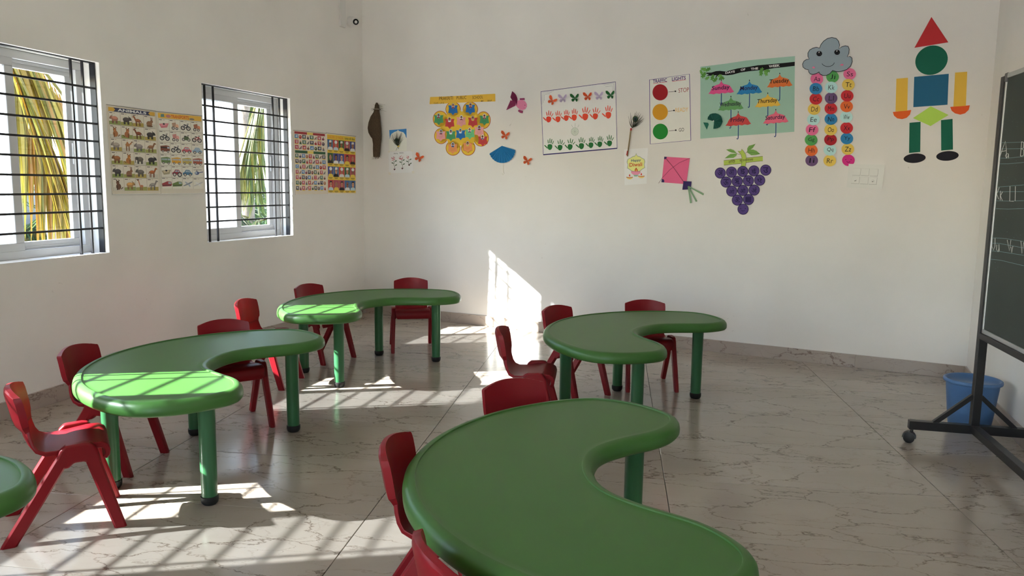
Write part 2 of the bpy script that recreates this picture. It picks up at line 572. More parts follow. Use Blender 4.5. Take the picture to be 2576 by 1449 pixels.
# wall behind the camera: its open doorway is unseen, added for fill daylight
m = MB()
ops = [(-1.9, -0.4, 0.0, 2.2)]
xs_ = [xl(YF) - 0.25] + [v for o_ in ops for v in o_[:2]] + [xr(YF) + 0.25]
for k in range(0, len(xs_), 2):
    m.box(xs_[k], xs_[k + 1], YF - 0.2, YF, 0, CEIL)
for (x0_, x1_, z0_, z1_) in ops:
    if z0_ > 0: m.box(x0_, x1_, YF - 0.2, YF, 0, z0_)
    m.box(x0_, x1_, YF - 0.2, YF, z1_, CEIL)
tag(m.build('wall_front', WALL), kind='structure')
tag(MB().box(-3.9, 3.6, YF - 0.4, 8.2, CEIL, CEIL + 0.15).build('ceiling', WHITE), kind='structure')

# floor: a bed with every slab laid on it
def clip(poly, a, b, c):            # keep a*x+b*y<=c
    out = []
    for i in range(len(poly)):
        p, q = poly[i], poly[(i + 1) % len(poly)]
        dp, dq = a * p[0] + b * p[1] - c, a * q[0] + b * q[1] - c
        if dp <= 0: out.append(p)
        if (dp < 0 < dq) or (dq < 0 < dp):
            t = dp / (dp - dq)
            out.append((p[0] + (q[0] - p[0]) * t, p[1] + (q[1] - p[1]) * t))
    return out
def room_clip(poly, grow=0.0):
    poly = clip(poly, -KB, 1, BB + grow * NB)
    poly = clip(poly, 0, -1, -YF + grow)
    for k in range(11):
        y = YF + (CORL[1] - YF) * k / 10
        d = (xl(y + 1e-3) - xl(y - 1e-3)) / 2e-3
        poly = clip(poly, -1, d, -xl(y) + d * y + grow)
        if len(poly) < 3: return []
    poly = clip(poly, 1, -0.05, 2.62 + grow) if poly else []
    return poly if len(poly) >= 3 else []
floor = MB()
bed = room_clip([(-6, -6), (6, -6), (6, 12), (-6, 12)], 0.1)
nb_ = len(bed)
floor.add([(x, y, -0.012) for x, y in bed] + [(x, y, -0.15) for x, y in bed], [tuple(range(nb_)), tuple(range(2 * nb_ - 1, nb_ - 1, -1))] + [(i, nb_ + i, nb_ + (i + 1) % nb_, (i + 1) % nb_) for i in range(nb_)])
floor = tag(floor.build('floor', GROUT), kind='structure')
TX, TY, GX, GY = 1.2, 0.5935, 0.2525, 2.829
GAP = 0.0013
tile_mesh = {}
def tile_me(poly, key):
    if key in tile_mesh: return tile_mesh[key]
    n = len(poly)
    cx = sum(p[0] for p in poly) / n; cy = sum(p[1] for p in poly) / n
    b = 0.0012
    def ins(p):
        d = Vector((cx - p[0], cy - p[1])); 
        return (p[0] + math.copysign(b, d.x), p[1] + math.copysign(b, d.y))
    m = MB()
    m.add([(x, y, -0.012) for x, y in poly] + [(x, y, -b) for x, y in poly] + [(*ins(p), 0.0) for p in poly],
          [(i, (i + 1) % n, n + (i + 1) % n, n + i) for i in range(n)] + [(n + i, n + (i + 1) % n, 2 * n + (i + 1) % n, 2 * n + i) for i in range(n)] + [tuple(range(2 * n, 3 * n))])
    me = m.mesh('tile'); me.materials.append(TILE)
    tile_mesh[key] = me
    return me
for i in range(-4, 3):
    for j in range(-10, 9):
        x0, y0 = GX + TX * i, GY + TY * j
        cx, cy = x0 + TX / 2, y0 + TY / 2
        full = [(x0 + GAP, y0 + GAP), (x0 + TX - GAP, y0 + GAP), (x0 + TX - GAP, y0 + TY - GAP), (x0 + GAP, y0 + TY - GAP)]
        pl = room_clip(full, 0.005)
        if not pl: continue
        loc = [(x - cx, y - cy) for x, y in pl]
        key = 'full' if len(pl) == 4 and all(abs(a[0] - b[0]) + abs(a[1] - b[1]) < 1e-6 for a, b in zip(pl, full)) else (i, j)
        o = bpy.data.objects.new('tile', tile_me(loc, key))
        C.objects.link(o)
        o.parent = floor
        o.location = (cx, cy, 0)

# skirting slabs
def skirt(name, pts, nrm_in, seglen):
    """pts: list of (x,y) along the wall face; slabs stand in front of it"""
    root = tag(empty(name, (0, 0, 0)), kind='structure')
    for k in range(len(pts) - 1):
        a, b = Vector((*pts[k], 0)), Vector((*pts[k + 1], 0))
        e = (b - a).normalized(); n = Vector((-e.y, e.x, 0))
        if n.dot(Vector((*nrm_in, 0))) < 0: n = -n
        L = (b - a).length
        mid = (a + b) / 2
        me = MB().obox((-L / 2 + 0.0006, -0.004, 0), (L - 0.0012, 0, 0), (0, 0.016, 0), (0, 0, 0.097)).mesh('slab')
        o = link('slab', me, SKIRT, root, bevel=0.0015)
        o.location = mid
        yv = n; xv = Vector((yv.y, -yv.x, 0))
        o.rotation_euler = (0, 0, math.atan2(xv.y, xv.x))
    return root
nseg = 9
Ls = (b0 - a0).length - 0.53
pts = [(CORL[0] + eB.x * s, CORL[1] + eB.y * s) for s in [0.0, 1.05, 2.25, 3.45, 4.65, Ls]]
skirt('baseboard_back', pts, (nB.x, nB.y), 1.2)
ys = [YF, -1.6, -0.6, 0.4, 1.3, 2.1, 2.95, 3.35, 4.06, 4.75, 5.45, 6.1, 6.75, 7.2, CORL[1]]
skirt('baseboard_left', [(xl(y), y) for y in ys], (1, 0), 1.2)
ys = [YF, -1.6, -0.6, 0.4, 1.2, 2.0, 2.8, 3.5, 4.2, 4.9, CORR[1]]
skirt('baseboard_right', [(xr(y), y) for y in ys], (-1, 0), 1.2)

# ------------------------------------------------------------------ windows
def make_window(name, ya, yb):
    A = Vector((xl(ya), ya, ZS)); B = Vector((xl(yb), yb, ZS))
    e = (B - A).normalized(); n = Vector((-e.y, e.x, 0))            # outward
    if n.x > 0: n = -n
    W = (B - A).length; Hh = ZT - ZS
    root = tag(empty(name, A, math.atan2(e.y, e.x)), kind='structure')
    # local: x along wall, y outward, z up
    rev = 1 if Vector((-e.y, e.x, 0)).dot(n) > 0 else -1
    d0, d1 = 0.135, 0.205
    def Y(v): return v * rev
    fr = MB()
    t = 0.048
    def bx(mb, x0, x1, ya_, yb_, z0, z1):
        mb.box(x0, x1, min(Y(ya_), Y(yb_)), max(Y(ya_), Y(yb_)), z0, z1)
    bx(fr, 0, W, d0, d1, 0, t); bx(fr, 0, W, d0, d1, Hh - t, Hh); bx(fr, 0, t, d0, d1, t, Hh - t); bx(fr, W - t, W, d0, d1, t, Hh - t)
    bx(fr, t, W - t, d0 + 0.032, d0 + 0.038, t, t + 0.018); bx(fr, t, W - t, d0 + 0.032, d0 + 0.038, Hh - t - 0.018, Hh - t)
    fr.build('frame', UPVC, root, bevel=0.003)
    s = 0.058
    for k, (x0, x1, ya_, yb_) in enumerate(((t - 0.01, W / 2 + s / 2, d0 + 0.004, d0 + 0.031), (W / 2 - s / 2, W - t + 0.01, d0 + 0.039, d0 + 0.066))):
        sm = MB()
        z0, z1 = t - 0.012, Hh - t + 0.012
        bx(sm, x0, x1, ya_, yb_, z0, z0 + s); bx(sm, x0, x1, ya_, yb_, z1 - s, z1)
        bx(sm, x0, x0 + s, ya_, yb_, z0 + s, z1 - s); bx(sm, x1 - s, x1, ya_, yb_, z0 + s, z1 - s)
        so = sm.build('sash', UPVC, root, bevel=0.004)
        pm = MB(); ym = (ya_ + yb_) / 2
        bx(pm, x0 + s - 0.006, x1 - s + 0.006, ym - 0.002, ym + 0.002, z0 + s - 0.006, z1 - s + 0.006)
        pm.build('pane', GLASS if k == 1 else HAZE, so)
        if k == 1:
            lm = MB(); bx(lm, x1 - s * 0.62, x1 - s * 0.38, ya_ - 0.012, ya_, Hh * 0.47, Hh * 0.58)
            lm.build('latch', UPVC, so, bevel=0.002)
    # grille
    g = 0.012; yg = 0.05
    for x in (0.085, 0.175, W - 0.175, W - 0.085):
        mb = MB(); bx(mb, x - g / 2, x + g / 2, yg - g / 2, yg + g / 2, 0.0, Hh); mb.build('grille_bar', IRON, root)
    for k in range(9):
        z = 0.157 + k * (Hh - 0.157 - 0.158) / 8
        mb = MB(); bx(mb, 0.0, W, yg - g - 0.002, yg - g / 2 + 0.002, z - g / 2, z + g / 2); mb.build('grille_bar', IRON, root)
    for x0, x1 in ((0, 0.006), (W - 0.006, W)):
        mb = MB(); bx(mb, x0, x1, yg - 0.02, yg + 0.02, 0, Hh); mb.build('grille_strap', IRON, root)
    for z0, z1 in ((Hh - 0.006, Hh),):
        mb = MB(); bx(mb, 0, W, yg - 0.014, yg + 0.014, z0, z1); mb.build('grille_strap', IRON, root)
    return root
for k, (a, b) in enumerate(WIN):
    make_window('window_%d' % (k + 1), a, b)

# ------------------------------------------------------------------ tables
CTRL = [(.278, 0), (.308, .143), (.403, .245), (.55, .357), (.617, .526), (.526, .678), (.357, .775), (.175, .728), (-.01, .599), (-.14, .443), (-.236, .248), (-.278, 0)]
CTRL = CTRL + [(u, -v) for u, v in CTRL[1:-1][::-1]]
def spline(P, m=8):
    out = []; n = len(P)
    for i in range(n):
        p = [Vector(P[(i + k - 1) % n]) for k in range(4)]
        for k in range(m):
            t = k / m
            out.append(0.5 * (2 * p[1] + (p[2] - p[0]) * t + (2 * p[0] - 5 * p[1] + 4 * p[2] - p[3]) * t * t + (3 * p[1] - p[0] - 3 * p[2] + p[3]) * t ** 3))
    return out
OUT = spline(CTRL)
# light smoothing of the outline
for _ in range(6):
    OUT = [OUT[i] * 0.5 + (OUT[i - 1] + OUT[(i + 1) % len(OUT)]) * 0.25 for i in range(len(OUT))]
NO = len(OUT)
TH = 0.502
def inset(d):
    res = []
    for i in range(NO):
        t = (OUT[(i + 1) % NO] - OUT[i - 1]).normalized()
        res.append(OUT[i] + Vector((-t.y, t.x)) * d)
    return res
def table_top():
    m = MB()
    prof = [(0.075, .4505), (0.030, .4455), (0.008, .4475), (0.001, .456), (0.0, .470), (0.003, .485), (0.011, .496), (0.020, .5015), (0.030, .5030), (0.0345, .5035), (0.0360, .5030), (0.0372, .4992), (0.039, .4985), (0.06, .4985)]
    for d, z in prof:
        m.v += [(p.x, p.y, z) for p in inset(d)]
    for r in range(len(prof) - 1):
        for i in range(NO):
            j = (i + 1) % NO
            m.f.append((r * NO + i, r * NO + j, (r + 1) * NO + j, (r + 1) * NO + i))
    m.f.append(tuple(range(NO - 1, -1, -1)))
    m.f.append(tuple(range((len(prof) - 1) * NO, len(prof) * NO)))
    m.c = [None] * len(m.f)
    return m
def make_table():
    root = empty('moon_table')
    o = table_top().build('tabletop', GREEN, root, smooth=50)
    for (u, v) in ((.452, .475), (.452, -.475), (-.035, .362), (-.035, -.362)):
        lg = MB().lathe([(.0315, .03), (.0325, .12), (.034, .43), (.040, .449), (.046, .4535)], 24, (0, 0, 0)).build('leg', GREENL, root, smooth=True)
        lg.location = (u, v, 0)
        MB().lathe([(.026, 0.0), (.033, .008), (.0355, .02), (.0355, .034), (.0325, .036)], 24).build('foot_cap', RUBBER, lg, smooth=True)
    return root
table = make_table()
TABLES = [
    ((-0.3188, 2.1495, 0.0884), 'large green moon-shaped plastic table nearest the camera, in front of all others'),
    ((-0.0795, 4.6013, -0.426), 'green moon-shaped plastic table beneath the traffic lights poster, unlit by the sun'),
    ((-2.1015, 3.2876, 0.0522), 'green moon-shaped plastic table with a sunlit end, between window and camera at left'),
    ((-1.9342, 5.335, -0.4887), 'green moon-shaped plastic table with a sunlit end, farthest into the room corner'),
    ((-2.12, 1.21, 0.05), 'green plastic table cut off at the lower left edge, only its rounded end showing'),
]
for k, ((x, y, th), lb) in enumerate(TABLES):
    o = table if k == 0 else copy_tree(table)
    o.location = (x, y, 0)
    o.rotation_euler = (0, 0, th)
    tag(o, lb, 'table', 'green moon tables')

# ------------------------------------------------------------------ chairs
def shell(profile, ny, thick, top_crown=0.0, curve=None):
    """profile: [(x,z,halfwidth,concave)]; returns a closed solid following it"""
    n = len(profile)
    front, back = [], []
    P = [Vector((p[0], p[1])) for p in profile]
    for i in range(n):
        t = (P[min(i + 1, n - 1)] - P[max(i - 1, 0)]).normalized()
        nr = Vector((t.y, -t.x))            # front-facing side of the sheet
        x, z, hw, cc = profile[i][:4]
        th = profile[i][4] if len(profile[i]) > 4 else thick
        rf, rb = [], []
        for k in range(ny + 1):
            s = -1 + 2 * k / ny
            dz = 0.0
            if top_crown and i >= n - 3:
                dz = -top_crown * (abs(s) ** 2.2) * (i - (n - 4)) / 3
            c = cc * s * s
            a = P[i] + nr * c
            edge = 1.0
            rf.append((a.x, s * hw, a.y + dz))
            b = P[i] + nr * (c - th * edge)
            rb.append((b.x, s * hw * 0.985, b.y + dz * 0.9))
        front.append(rf); back.append(rb)
    m = MB()
    W = ny + 1
    for r in front: m.v += r
    for r in back: m.v += r
    N = n * W
    for i in range(n - 1):
        for k in range(ny):
            m.f.append((i * W + k, i * W + k + 1, (i + 1) * W + k + 1, (i + 1) * W + k))
            m.f.append((N + i * W + k, N + (i + 1) * W + k, N + (i + 1) * W + k + 1, N + i * W + k + 1))
        m.f.append((i * W, (i + 1) * W, N + (i + 1) * W, N + i * W))
        m.f.append((i * W + ny, N + i * W + ny, N + (i + 1) * W + ny, (i + 1) * W + ny))
    for k in range(ny):
        m.f.append((k, N + k, N + k + 1, k + 1))
        a = (n - 1) * W
        m.f.append((a + k, a + k + 1, N + a + k + 1, N + a + k))
    m.c = [None] * len(m.f)
    return m

def fixn(o):
    bm = bmesh.new(); bm.from_mesh(o.data); bmesh.ops.recalc_face_normals(bm, faces=bm.faces); bm.to_mesh(o.data); bm.free()
    return o

def make_chair():
    root = empty('school_chair')
    seat = [(.138, .262, .122, .0, .016), (.150, .280, .132, .0, .018), (.1525, .303, .136, .0, .020), (.146, .323, .137, .0, .022), (.124, .335, .137, .001, .024), (.080, .336, .136, .003, .024),
            (.03, .328, .135, .005, .022), (-.02, .318, .134, .007, .020), (-.06, .315, .133, .010, .018), (-.088, .325, .130, .013, .016), (-.106, .347, .126, .016, .014), (-.117, .375, .120, .019, .014), (-.124, .400, .114, .022, .014)]
    fixn(shell(seat, 10, .012).build('seat', RED, root, smooth=50, bevel=0.004, seg=3))
    back = [(-.1235, .392, .112, .022, .014), (-.128, .408, .120, .026, .020), (-.133, .420, .133, .031, .023), (-.139, .446, .137, .034, .025), (-.145, .478, .138, .035, .025), (-.151, .510, .138, .035, .025), (-.156, .536, .137, .035, .025), (-.158, .551, .134, .034, .022), (-.1595, .559, .128, .033, .016)]
    fixn(shell(back, 12, .022, top_crown=.027).build('backrest', RED, root, smooth=50, bevel=0.006, seg=3))
    for sy in (1, -1):
        for (xt, wt_, xf, wf) in ((.082, .050, .170, .043), (.004, .052, -.190, .052)):
            m = MB()
            secs = [(0.0, xf, wf, .0250, .1600), (.012, xf * 0.965 + xt * 0.035, wf, .027, .1597), (.155, (xf + xt) / 2, (wf + wt_) / 2, .029, .155), (.31, xt, wt_, .030, .148)]
            for (z, x, w, d, y) in secs:
                c = 0.007
                h, q = w / 2, d / 2
                for (dx, dy) in ((h - c, -q), (h, -q + c), (h, q - c), (h - c, q), (-h + c, q), (-h, q - c), (-h, -q + c), (-h + c, -q)):
                    m.v.append((x + dx, sy * y + dy, z))
            for r in range(3):
                for k in range(8):
                    m.f.append((r * 8 + k, r * 8 + (k + 1) % 8, (r + 1) * 8 + (k + 1) % 8, (r + 1) * 8 + k))
            m.f.append(tuple(range(7, -1, -1))); m.f.append(tuple(range(24, 32)))
            m.c = [None] * len(m.f)
            fixn(m.build('leg', RED, root, smooth=40))
        # moulded bracket that hooks over the seat edge
        pr = [(-.040, .262), (-.026, .300), (-.014, .328), (.004, .3455), (.066, .3485), (.090, .344), (.108, .318), (.116, .285), (.120, .262), (.080, .258), (.066, .276), (.030, .276), (.012, .258)]
        n = len(pr)
        y0, y1 = sorted((sy * .128, sy * .164))
        m = MB()
        m.add([(x, y0, z) for x, z in pr] + [(x, y1, z) for x, z in pr], [tuple(range(n)), tuple(range(2 * n - 1, n - 1, -1))] + [(i, n + i, n + (i + 1) % n, (i + 1) % n) for i in range(n)])
        fixn(m.build('side_bracket', RED, root, bevel=0.008, seg=3, smooth=40))
    return root
chair = make_chair()
CHAIRS = [
    ((-2.082, 2.602, 38.4), 'red plastic chair seen from the side with a sunlit seat, front corner at lower left'),
    ((-2.313, 3.196, 4.1), 'red plastic chair tucked behind the left end of the sun-striped table, by the left wall'),
    ((-2.053, 3.855, -47.2), 'red plastic chair facing the camera, standing in the notch side of the left sun-striped table'),
    ((-2.260, 4.715, 0.6), 'bright glowing red plastic chair with grille shadows on its backrest'),
    ((-2.179, 5.479, -24.0), 'red plastic chair behind the corner table, below the Hindi letters chart'),
    ((-1.612, 5.966, -71.4), 'red plastic chair against the back wall corner, behind the corner table'),
    ((-0.451, 4.057, 1.5), 'red plastic chair seen in profile between the two right-hand tables'),
    ((-0.252, 4.791, -35.7), 'red plastic chair beside the sun patch on the back wall, pushed to the table'),
    ((0.233, 5.118, -79.7), 'red plastic chair facing the camera behind the table under the traffic lights poster'),
    ((-0.298, 2.817, -51.8), 'red plastic chair whose backrest rises just behind the nearest table'),
    ((-0.497, 2.163, 1.7), 'red plastic chair pushed against the left edge of the nearest table'),
    ((-0.238, 1.581, 33.8), 'red plastic chair cut off by the bottom edge, in front of the nearest table'),
]
for k, ((x, y, a), lb) in enumerate(CHAIRS):
    o = chair if k == 0 else copy_tree(chair)
    o.location = (x, y, 0)
    o.rotation_euler = (0, 0, math.radians(a))
    tag(o, lb, 'chair', 'red school chairs')
#--WALLITEMS--
# ------------------------------------------------------------------ things on the back wall
BW = Frame((0, BB, 0), eB, nB)
W_ = ink(225, 222, 218)
BLK = ink(22, 22, 26)
NAVY = ink(38, 32, 92)

def thing_sheet(name, label, cat, fr, pts, col, group=None, off=(0.0004, 0.0014), m=PAPER, root_px=None):
    """Empty at the sheet's middle with the sheet as first part; further parts are parented through keep()"""
    cx = sum(p[0] for p in pts) / len(pts); cy = sum(p[1] for p in pts) / len(pts)
    root = empty(name, fr.P(cx, cy))
    tag(root, label, cat, group)
    keep(prism(fr, pts, off[0], off[1], col), 'sheet', m, root)
    return root
def keep(mb, name, m, root, **kw):
    o = mb.build(name, m, root, **kw)
    o.matrix_parent_inverse = Matrix.Translation(-root.location)
    return o
def sub(mb, name, m, part, **kw):
    o = mb.build(name, m, part, **kw)
    return o
def solo(mb, name, m, label, cat, group=None, **kw):
    """a thing that is a single mesh: origin moved to its middle"""
    n = len(mb.v)
    c = Vector((sum(v[0] for v in mb.v) / n, sum(v[1] for v in mb.v) / n, sum(v[2] for v in mb.v) / n))
    mb.v = [tuple(Vector(v) - c) for v in mb.v]
    o = mb.build(name, m, None, **kw)
    o.location = c
    return tag(o, label, cat, group)

def disc_thing(name, label, cat, fr, cx, cy, r, col, body, group, off=0.003, tcol=BLK, tw=1.1, th=0.8, ry=None, edge=None, m=PAPER, shear=0.08, bold=0.012):
    root = empty(name, fr.P(cx, cy, off)); tag(root, label, cat, group)
    ry = ry or r
    keep(prism(fr, ring(cx, cy, r, ry), max(0.0003, off - 0.0012), off, col), 'disc', m, root)
    d = Draw(fr, off + 0.0003)
    if edge:
        d.stroke(ring(cx, cy, r * 0.965, ry * 0.965), r * 0.09, edge, 0, closed=True)
    if body == 'smile':
        d.ell(cx - r * .42, cy - ry * .12, r * .09, ry * .07, tcol, 0, 8)
        d.ell(cx + r * .42, cy - ry * .12, r * .09, ry * .07, tcol, 0, 8)
        d.arc(cx, cy + ry * .12, r * .28, ry * .22, .25, PI - .25, r * .08, tcol, 0)
    elif body:
        w = r * tw; h = ry * th
        d.text(body, cx - w / 2, cy + h / 2, cx + w / 2, cy + h / 2, h, tcol, 0, bold, shear)
    keep(d, 'lettering', PAPER, root)
    return root

# ---- weaver-bird nest
def nest():
    f = BW.crop(6.3, 920, 220)
    root = tag(empty('bird_nest', f.P(225, 260)), 'brown woven weaver-bird nest hung in the room corner', 'nest')
    m = MB()
    rings_ = [(225, 250, 10), (228, 290, 26), (228, 350, 32), (222, 400, 38), (205, 470, 62), (190, 560, 84), (188, 650, 97), (195, 720, 92), (212, 780, 76), (226, 820, 58), (228, 900, 50), (224, 980, 48), (222, 1050, 45), (220, 1105, 40)]
    n = 16
    cen = BW.n * 0.055
    for (cx, cy, r) in rings_:
        c = f.P(cx, cy); ex = (f.P(cx + r, cy) - c)
        R_ = ex.length
        dep = min(R_, 0.048)
        for k in range(n):
            t = 2 * PI * k / n
            m.v.append(tuple(c + BW.e * R_ * math.cos(t) + BW.n * (0.05 + dep * math.sin(t))))
    for i in range(len(rings_) - 1):
        for k in range(n):
            m.f.append((i * n + k, i * n + (k + 1) % n, (i + 1) * n + (k + 1) % n, (i + 1) * n + k))
    m.f.append(tuple(range(n))); m.c = [None] * len(m.f)
    keep(m, 'woven_body', STRAW, root, smooth='all')
    b = MB()
    for k in range(26):
        x = 185 + random.random() * 75
        y0 = 1090 + random.random() * 20
        p0 = f.P(x, y0, 0.03 + random.random() * .04); p1 = f.P(x + random.uniform(-35, 35), y0 + random.uniform(10, 50), 0.02 + random.random() * .06)
        b.tube([p0, p1], 0.0008, 4)
    for k in range(16):
        x = 200 + random.random() * 60; y0 = 260 + random.random() * 110
        p0 = f.P(x, y0, 0.03); p1 = f.P(x + random.choice((-1, 1)) * random.uniform(40, 120), y0 + random.uniform(-40, 30), 0.01 + random.random() * .04)
        b.tube([p0, p1], 0.0006, 4)
    keep(b, 'loose_straws', STRAW, root)['kind'] = 'stuff'
    t = MB(); t.tube([f.P(205, 352, .05), f.P(205, 352, .02)], .001, 4)
    band = MB()
    c = f.P(228, 355)
    pts = [c + BW.e * .0345 * math.cos(2 * PI * k / 14) + BW.n * (.05 + .0345 * math.sin(2 * PI * k / 14)) for k in range(15)]
    band.tube(pts, .004, 5, cap=False)
    keep(band, 'tie_cord', mat('pale_cord', (.25, .22, .18), .8, .2, noise=.2), root)
nest()

# ---- blue-arched card with peacock feather, rose drawing, small butterfly
f = BW.crop(6.3, 920, 220)
card = thing_sheet('arched_card', 'white card with a blue pointed arch, right of the hanging nest', 'card', f, [(372, 676), (650, 654), (652, 1002), (372, 1012)], ink(206, 202, 192))
d = Draw(f, .0016)
bl = ink(52, 112, 170)
left = [(374, 676), (512, 666), (512, 672), (500, 690), (455, 706), (410, 735), (392, 775), (388, 812), (383, 816)]
right = [(512, 666), (648, 654), (650, 803), (640, 790), (628, 750), (600, 712), (560, 700), (528, 690), (512, 672)]
d.poly(left, bl); d.poly(right, bl)
keep(d, 'blue_arch', PAPER, card)

def plume(f, base, tips, eye, label, stalk, root=None, group=None):
    root = tag(empty('peacock_feather', f.P(*base)), label, 'feather', group)
    m = MB()
    g1, g2, g3 = ink(40, 44, 38), ink(58, 60, 44), ink(28, 34, 30)
    for k, (tx, ty) in enumerate(tips):
        bx_, by_ = base
        c1 = (bx_ * .5 + tx * .5 + (tx - bx_) * .05, by_ * .5 + ty * .5 + (by_ - ty) * .06)
        pts = []
        for i in range(7):
            t = i / 6
            x = (1 - t) ** 2 * bx_ + 2 * t * (1 - t) * c1[0] + t * t * tx
            y = (1 - t) ** 2 * by_ + 2 * t * (1 - t) * c1[1] + t * t * ty
            pts.append(f.P(x, y, .006 + .012 * math.sin(t * 3) + .002 * (k % 4)))
        m.tube(pts, [.0011, .0016, .0018, .0017, .0014, .0010, .0005], 4, (g1, g2, g3)[k % 3])
    keep(m, 'barbs', FEATH, root)
    if eye:
        e = MB()
        for (r, col, o) in ((1.0, ink(70, 78, 50), .016), (.7, ink(30, 74, 70), .0175), (.42, ink(16, 24, 48), .019)):
            pts = ring(eye[0], eye[1], eye[2] * r, eye[3] * r, 14)
            e.add([f.P(x, y, o) for x, y in pts], [tuple(range(14))], col)
        keep(e, 'eye_spot', FEATH, root)
    return root
tips = [(400, 770), (425, 745), (440, 740), (470, 735), (490, 712), (500, 705), (512, 720), (525, 740), (560, 730), (575, 715), (585, 712), (590, 735), (600, 790), (606, 820), (440, 840), (430, 760), (545, 760), (580, 750), (480, 760), (455, 790), (570, 800), (535, 780), (500, 770), (515, 800)]
pf = plume(f, (520, 930), tips, (505, 835, 34, 30), 'dark feather bunch fixed on the blue-arched card', None)
q = MB(); q.tube([f.P(520, 930, .008), f.P(483, 1000, .004)], .0016, 5, ink(110, 104, 84)); q.tube([f.P(515, 925, .008), f.P(524, 972, .004)], .0022, 5, ink(50, 52, 40))
keep(q, 'quill', FEATH, pf)
k_ = MB(); k_.lathe([(0, -.008), (.008, -.004), (.009, .003), (.0, .009)], 10, f.P(533, 934, .014), ink(196, 168, 70))
keep(k_, 'gold_bead', PAPER, pf, smooth='all')

ro = thing_sheet('rose_drawing', 'white paper with three drawn red roses, under the blue-arched card', 'drawing', f, [(365, 1022), (740, 1010), (755, 1345), (372, 1360)], ink(214, 211, 206))
d = Draw(f, .0016)
inkc = ink(64, 62, 66); gr = ink(70, 92, 70); rd = ink(150, 34, 52)
for (x, y, s) in ((436, 1130, 1.0), (560, 1115, 1.05), (668, 1105, .8)):
    for k in range(18):
        a = random.random() * 6.28; r = random.random() ** .5 * 34 * s
        d.ell(x + r * math.cos(a), y + r * math.sin(a) * .9, 5 * s, 6 * s, rd if k % 3 else ink(196, 96, 112), 0, 6, a)
    h = 150 * s if s < .9 else 165
    pts = [(x + 6, y + 34), (x + 20, y + 60), (x + 8, y + 90), (x + 24, y + 120), (x + 22, y + h - 5)]
    d.stroke(pts, 6, gr, 0)
    for (lx, ly, a) in ((x + 42, y + 36, -.4), (x - 8, y + 68, .3), (x + 46, y + 100, -.5)):
        d.ell(lx, ly, 20, 8, gr, 0, 8, a)
    yb = y + h
    d.poly([(x + 22, yb + 20), (x + 6, yb), (x + 10, yb - 8), (x + 22, yb - 2), (x + 34, yb - 10), (x + 38, yb)], ink(70, 24, 34), 1)
def scrib(d, x0, x1, y, h, col, n, w=4):
    pts = []
    for k in range(n * 4 + 1):
        t = k / (n * 4)
        pts.append((x0 + (x1 - x0) * t + math.sin(k * 2.1) * h * .22, y + math.sin(k * 1.9) * h * .5 * (.6 + .4 * math.sin(k * .7))))
    d.stroke(pts, w, col, 0)
scrib(d, 445, 508, 1048, 20, inkc, 3); scrib(d, 535, 600, 1038, 18, inkc, 4)
keep(d, 'ink_drawing', PAPER, ro)
for k, pts in enumerate(([(352, 1008), (385, 1005), (388, 1030), (356, 1034)], [(724, 990), (752, 990), (752, 1016), (724, 1016)], [(730, 1325), (770, 1322), (772, 1362), (735, 1364)], [(362, 1345), (400, 1345), (400, 1385), (366, 1385)])):
    keep(prism(f, pts, .0016, .0018, ink(196, 192, 182)), 'tape', LAMI, ro)

def butterfly(f, cx, cy, s, col, label, rot=0.0, group='paper butterflies', parent=None, base=.002, dark=None):
    """two folded wings lifting off the wall and a slim body"""
    if parent is None:
        root = tag(empty('paper_butterfly', f.P(cx, cy)), label, 'butterfly', group)
    else:
        root = empty('paper_butterfly', f.P(cx, cy)); root.parent = parent
        root.location = f.P(cx, cy) - parent.location
    c, sn = math.cos(rot), math.sin(rot)
    def T(x, y): return (cx + s * (c * x - sn * y), cy + s * (sn * x + c * y))
    o0 = f.P(cx, cy)
    dark = dark or tuple(v * .6 for v in col)
    for sg in (1, -1):
        m = MB()
        up = [(0, -.05), (.25, -.55), (.65, -.95), (1.0, -.9), (.95, -.4), (.6, -.05), (.1, .05)]
        lo = [(0, .05), (.5, .1), (.72, .35), (.6, .75), (.3, .8), (.1, .45)]
        for pl, cl in ((up, col), (lo, tuple(v * .85 for v in col))):
            pts = [T(sg * x, y) for x, y in pl]
            m.add([f.P(p[0], p[1], base + .012 * s / f.T[0] / 9.0 * abs(q[0])) - o0 for p, q in zip(pts, pl)], [tuple(range(len(pl)))], cl)
        for (x0, y0, x1, y1) in ((.1, -.1, .8, -.75), (.15, -.05, .85, -.45), (.1, .1, .5, .6)):
            a, b = T(sg * x0, y0), T(sg * x1, y1)
            lift0 = base + .012 * s / f.T[0] / 9.0 * x0 + .0006; lift1 = base + .012 * s / f.T[0] / 9.0 * x1 + .0006
            w = s * .04
            m.add([f.P(a[0] - w, a[1], lift0) - o0, f.P(a[0] + w, a[1], lift0) - o0, f.P(b[0] + w, b[1], lift1) - o0, f.P(b[0] - w, b[1], lift1) - o0], [(0, 1, 2, 3)], dark)
        wo = m.build('wing', PAPER, root)
    b = MB(); b.tube([f.P(*T(0, -.35), base + .002) - o0, f.P(*T(0, .1), base + .003) - o0, f.P(*T(0, .55), base + .002) - o0], [.0008, .0016, .0006], 5, dark)
    b.build('body', PAPER, root)
    return root
PXF = BW
ORG = ink(186, 84, 48)
butterfly(PXF, 1055, 397, 11, ORG, 'orange paper butterfly beside the three-roses drawing', .5)
butterfly(PXF, 1271.5, 341, 11, ORG, 'orange paper butterfly just above the blue paper fan', .25)
butterfly(PXF, 1327, 405, 11, ORG, 'orange paper butterfly lowest on the wall, to the right of the blue fan', .3)

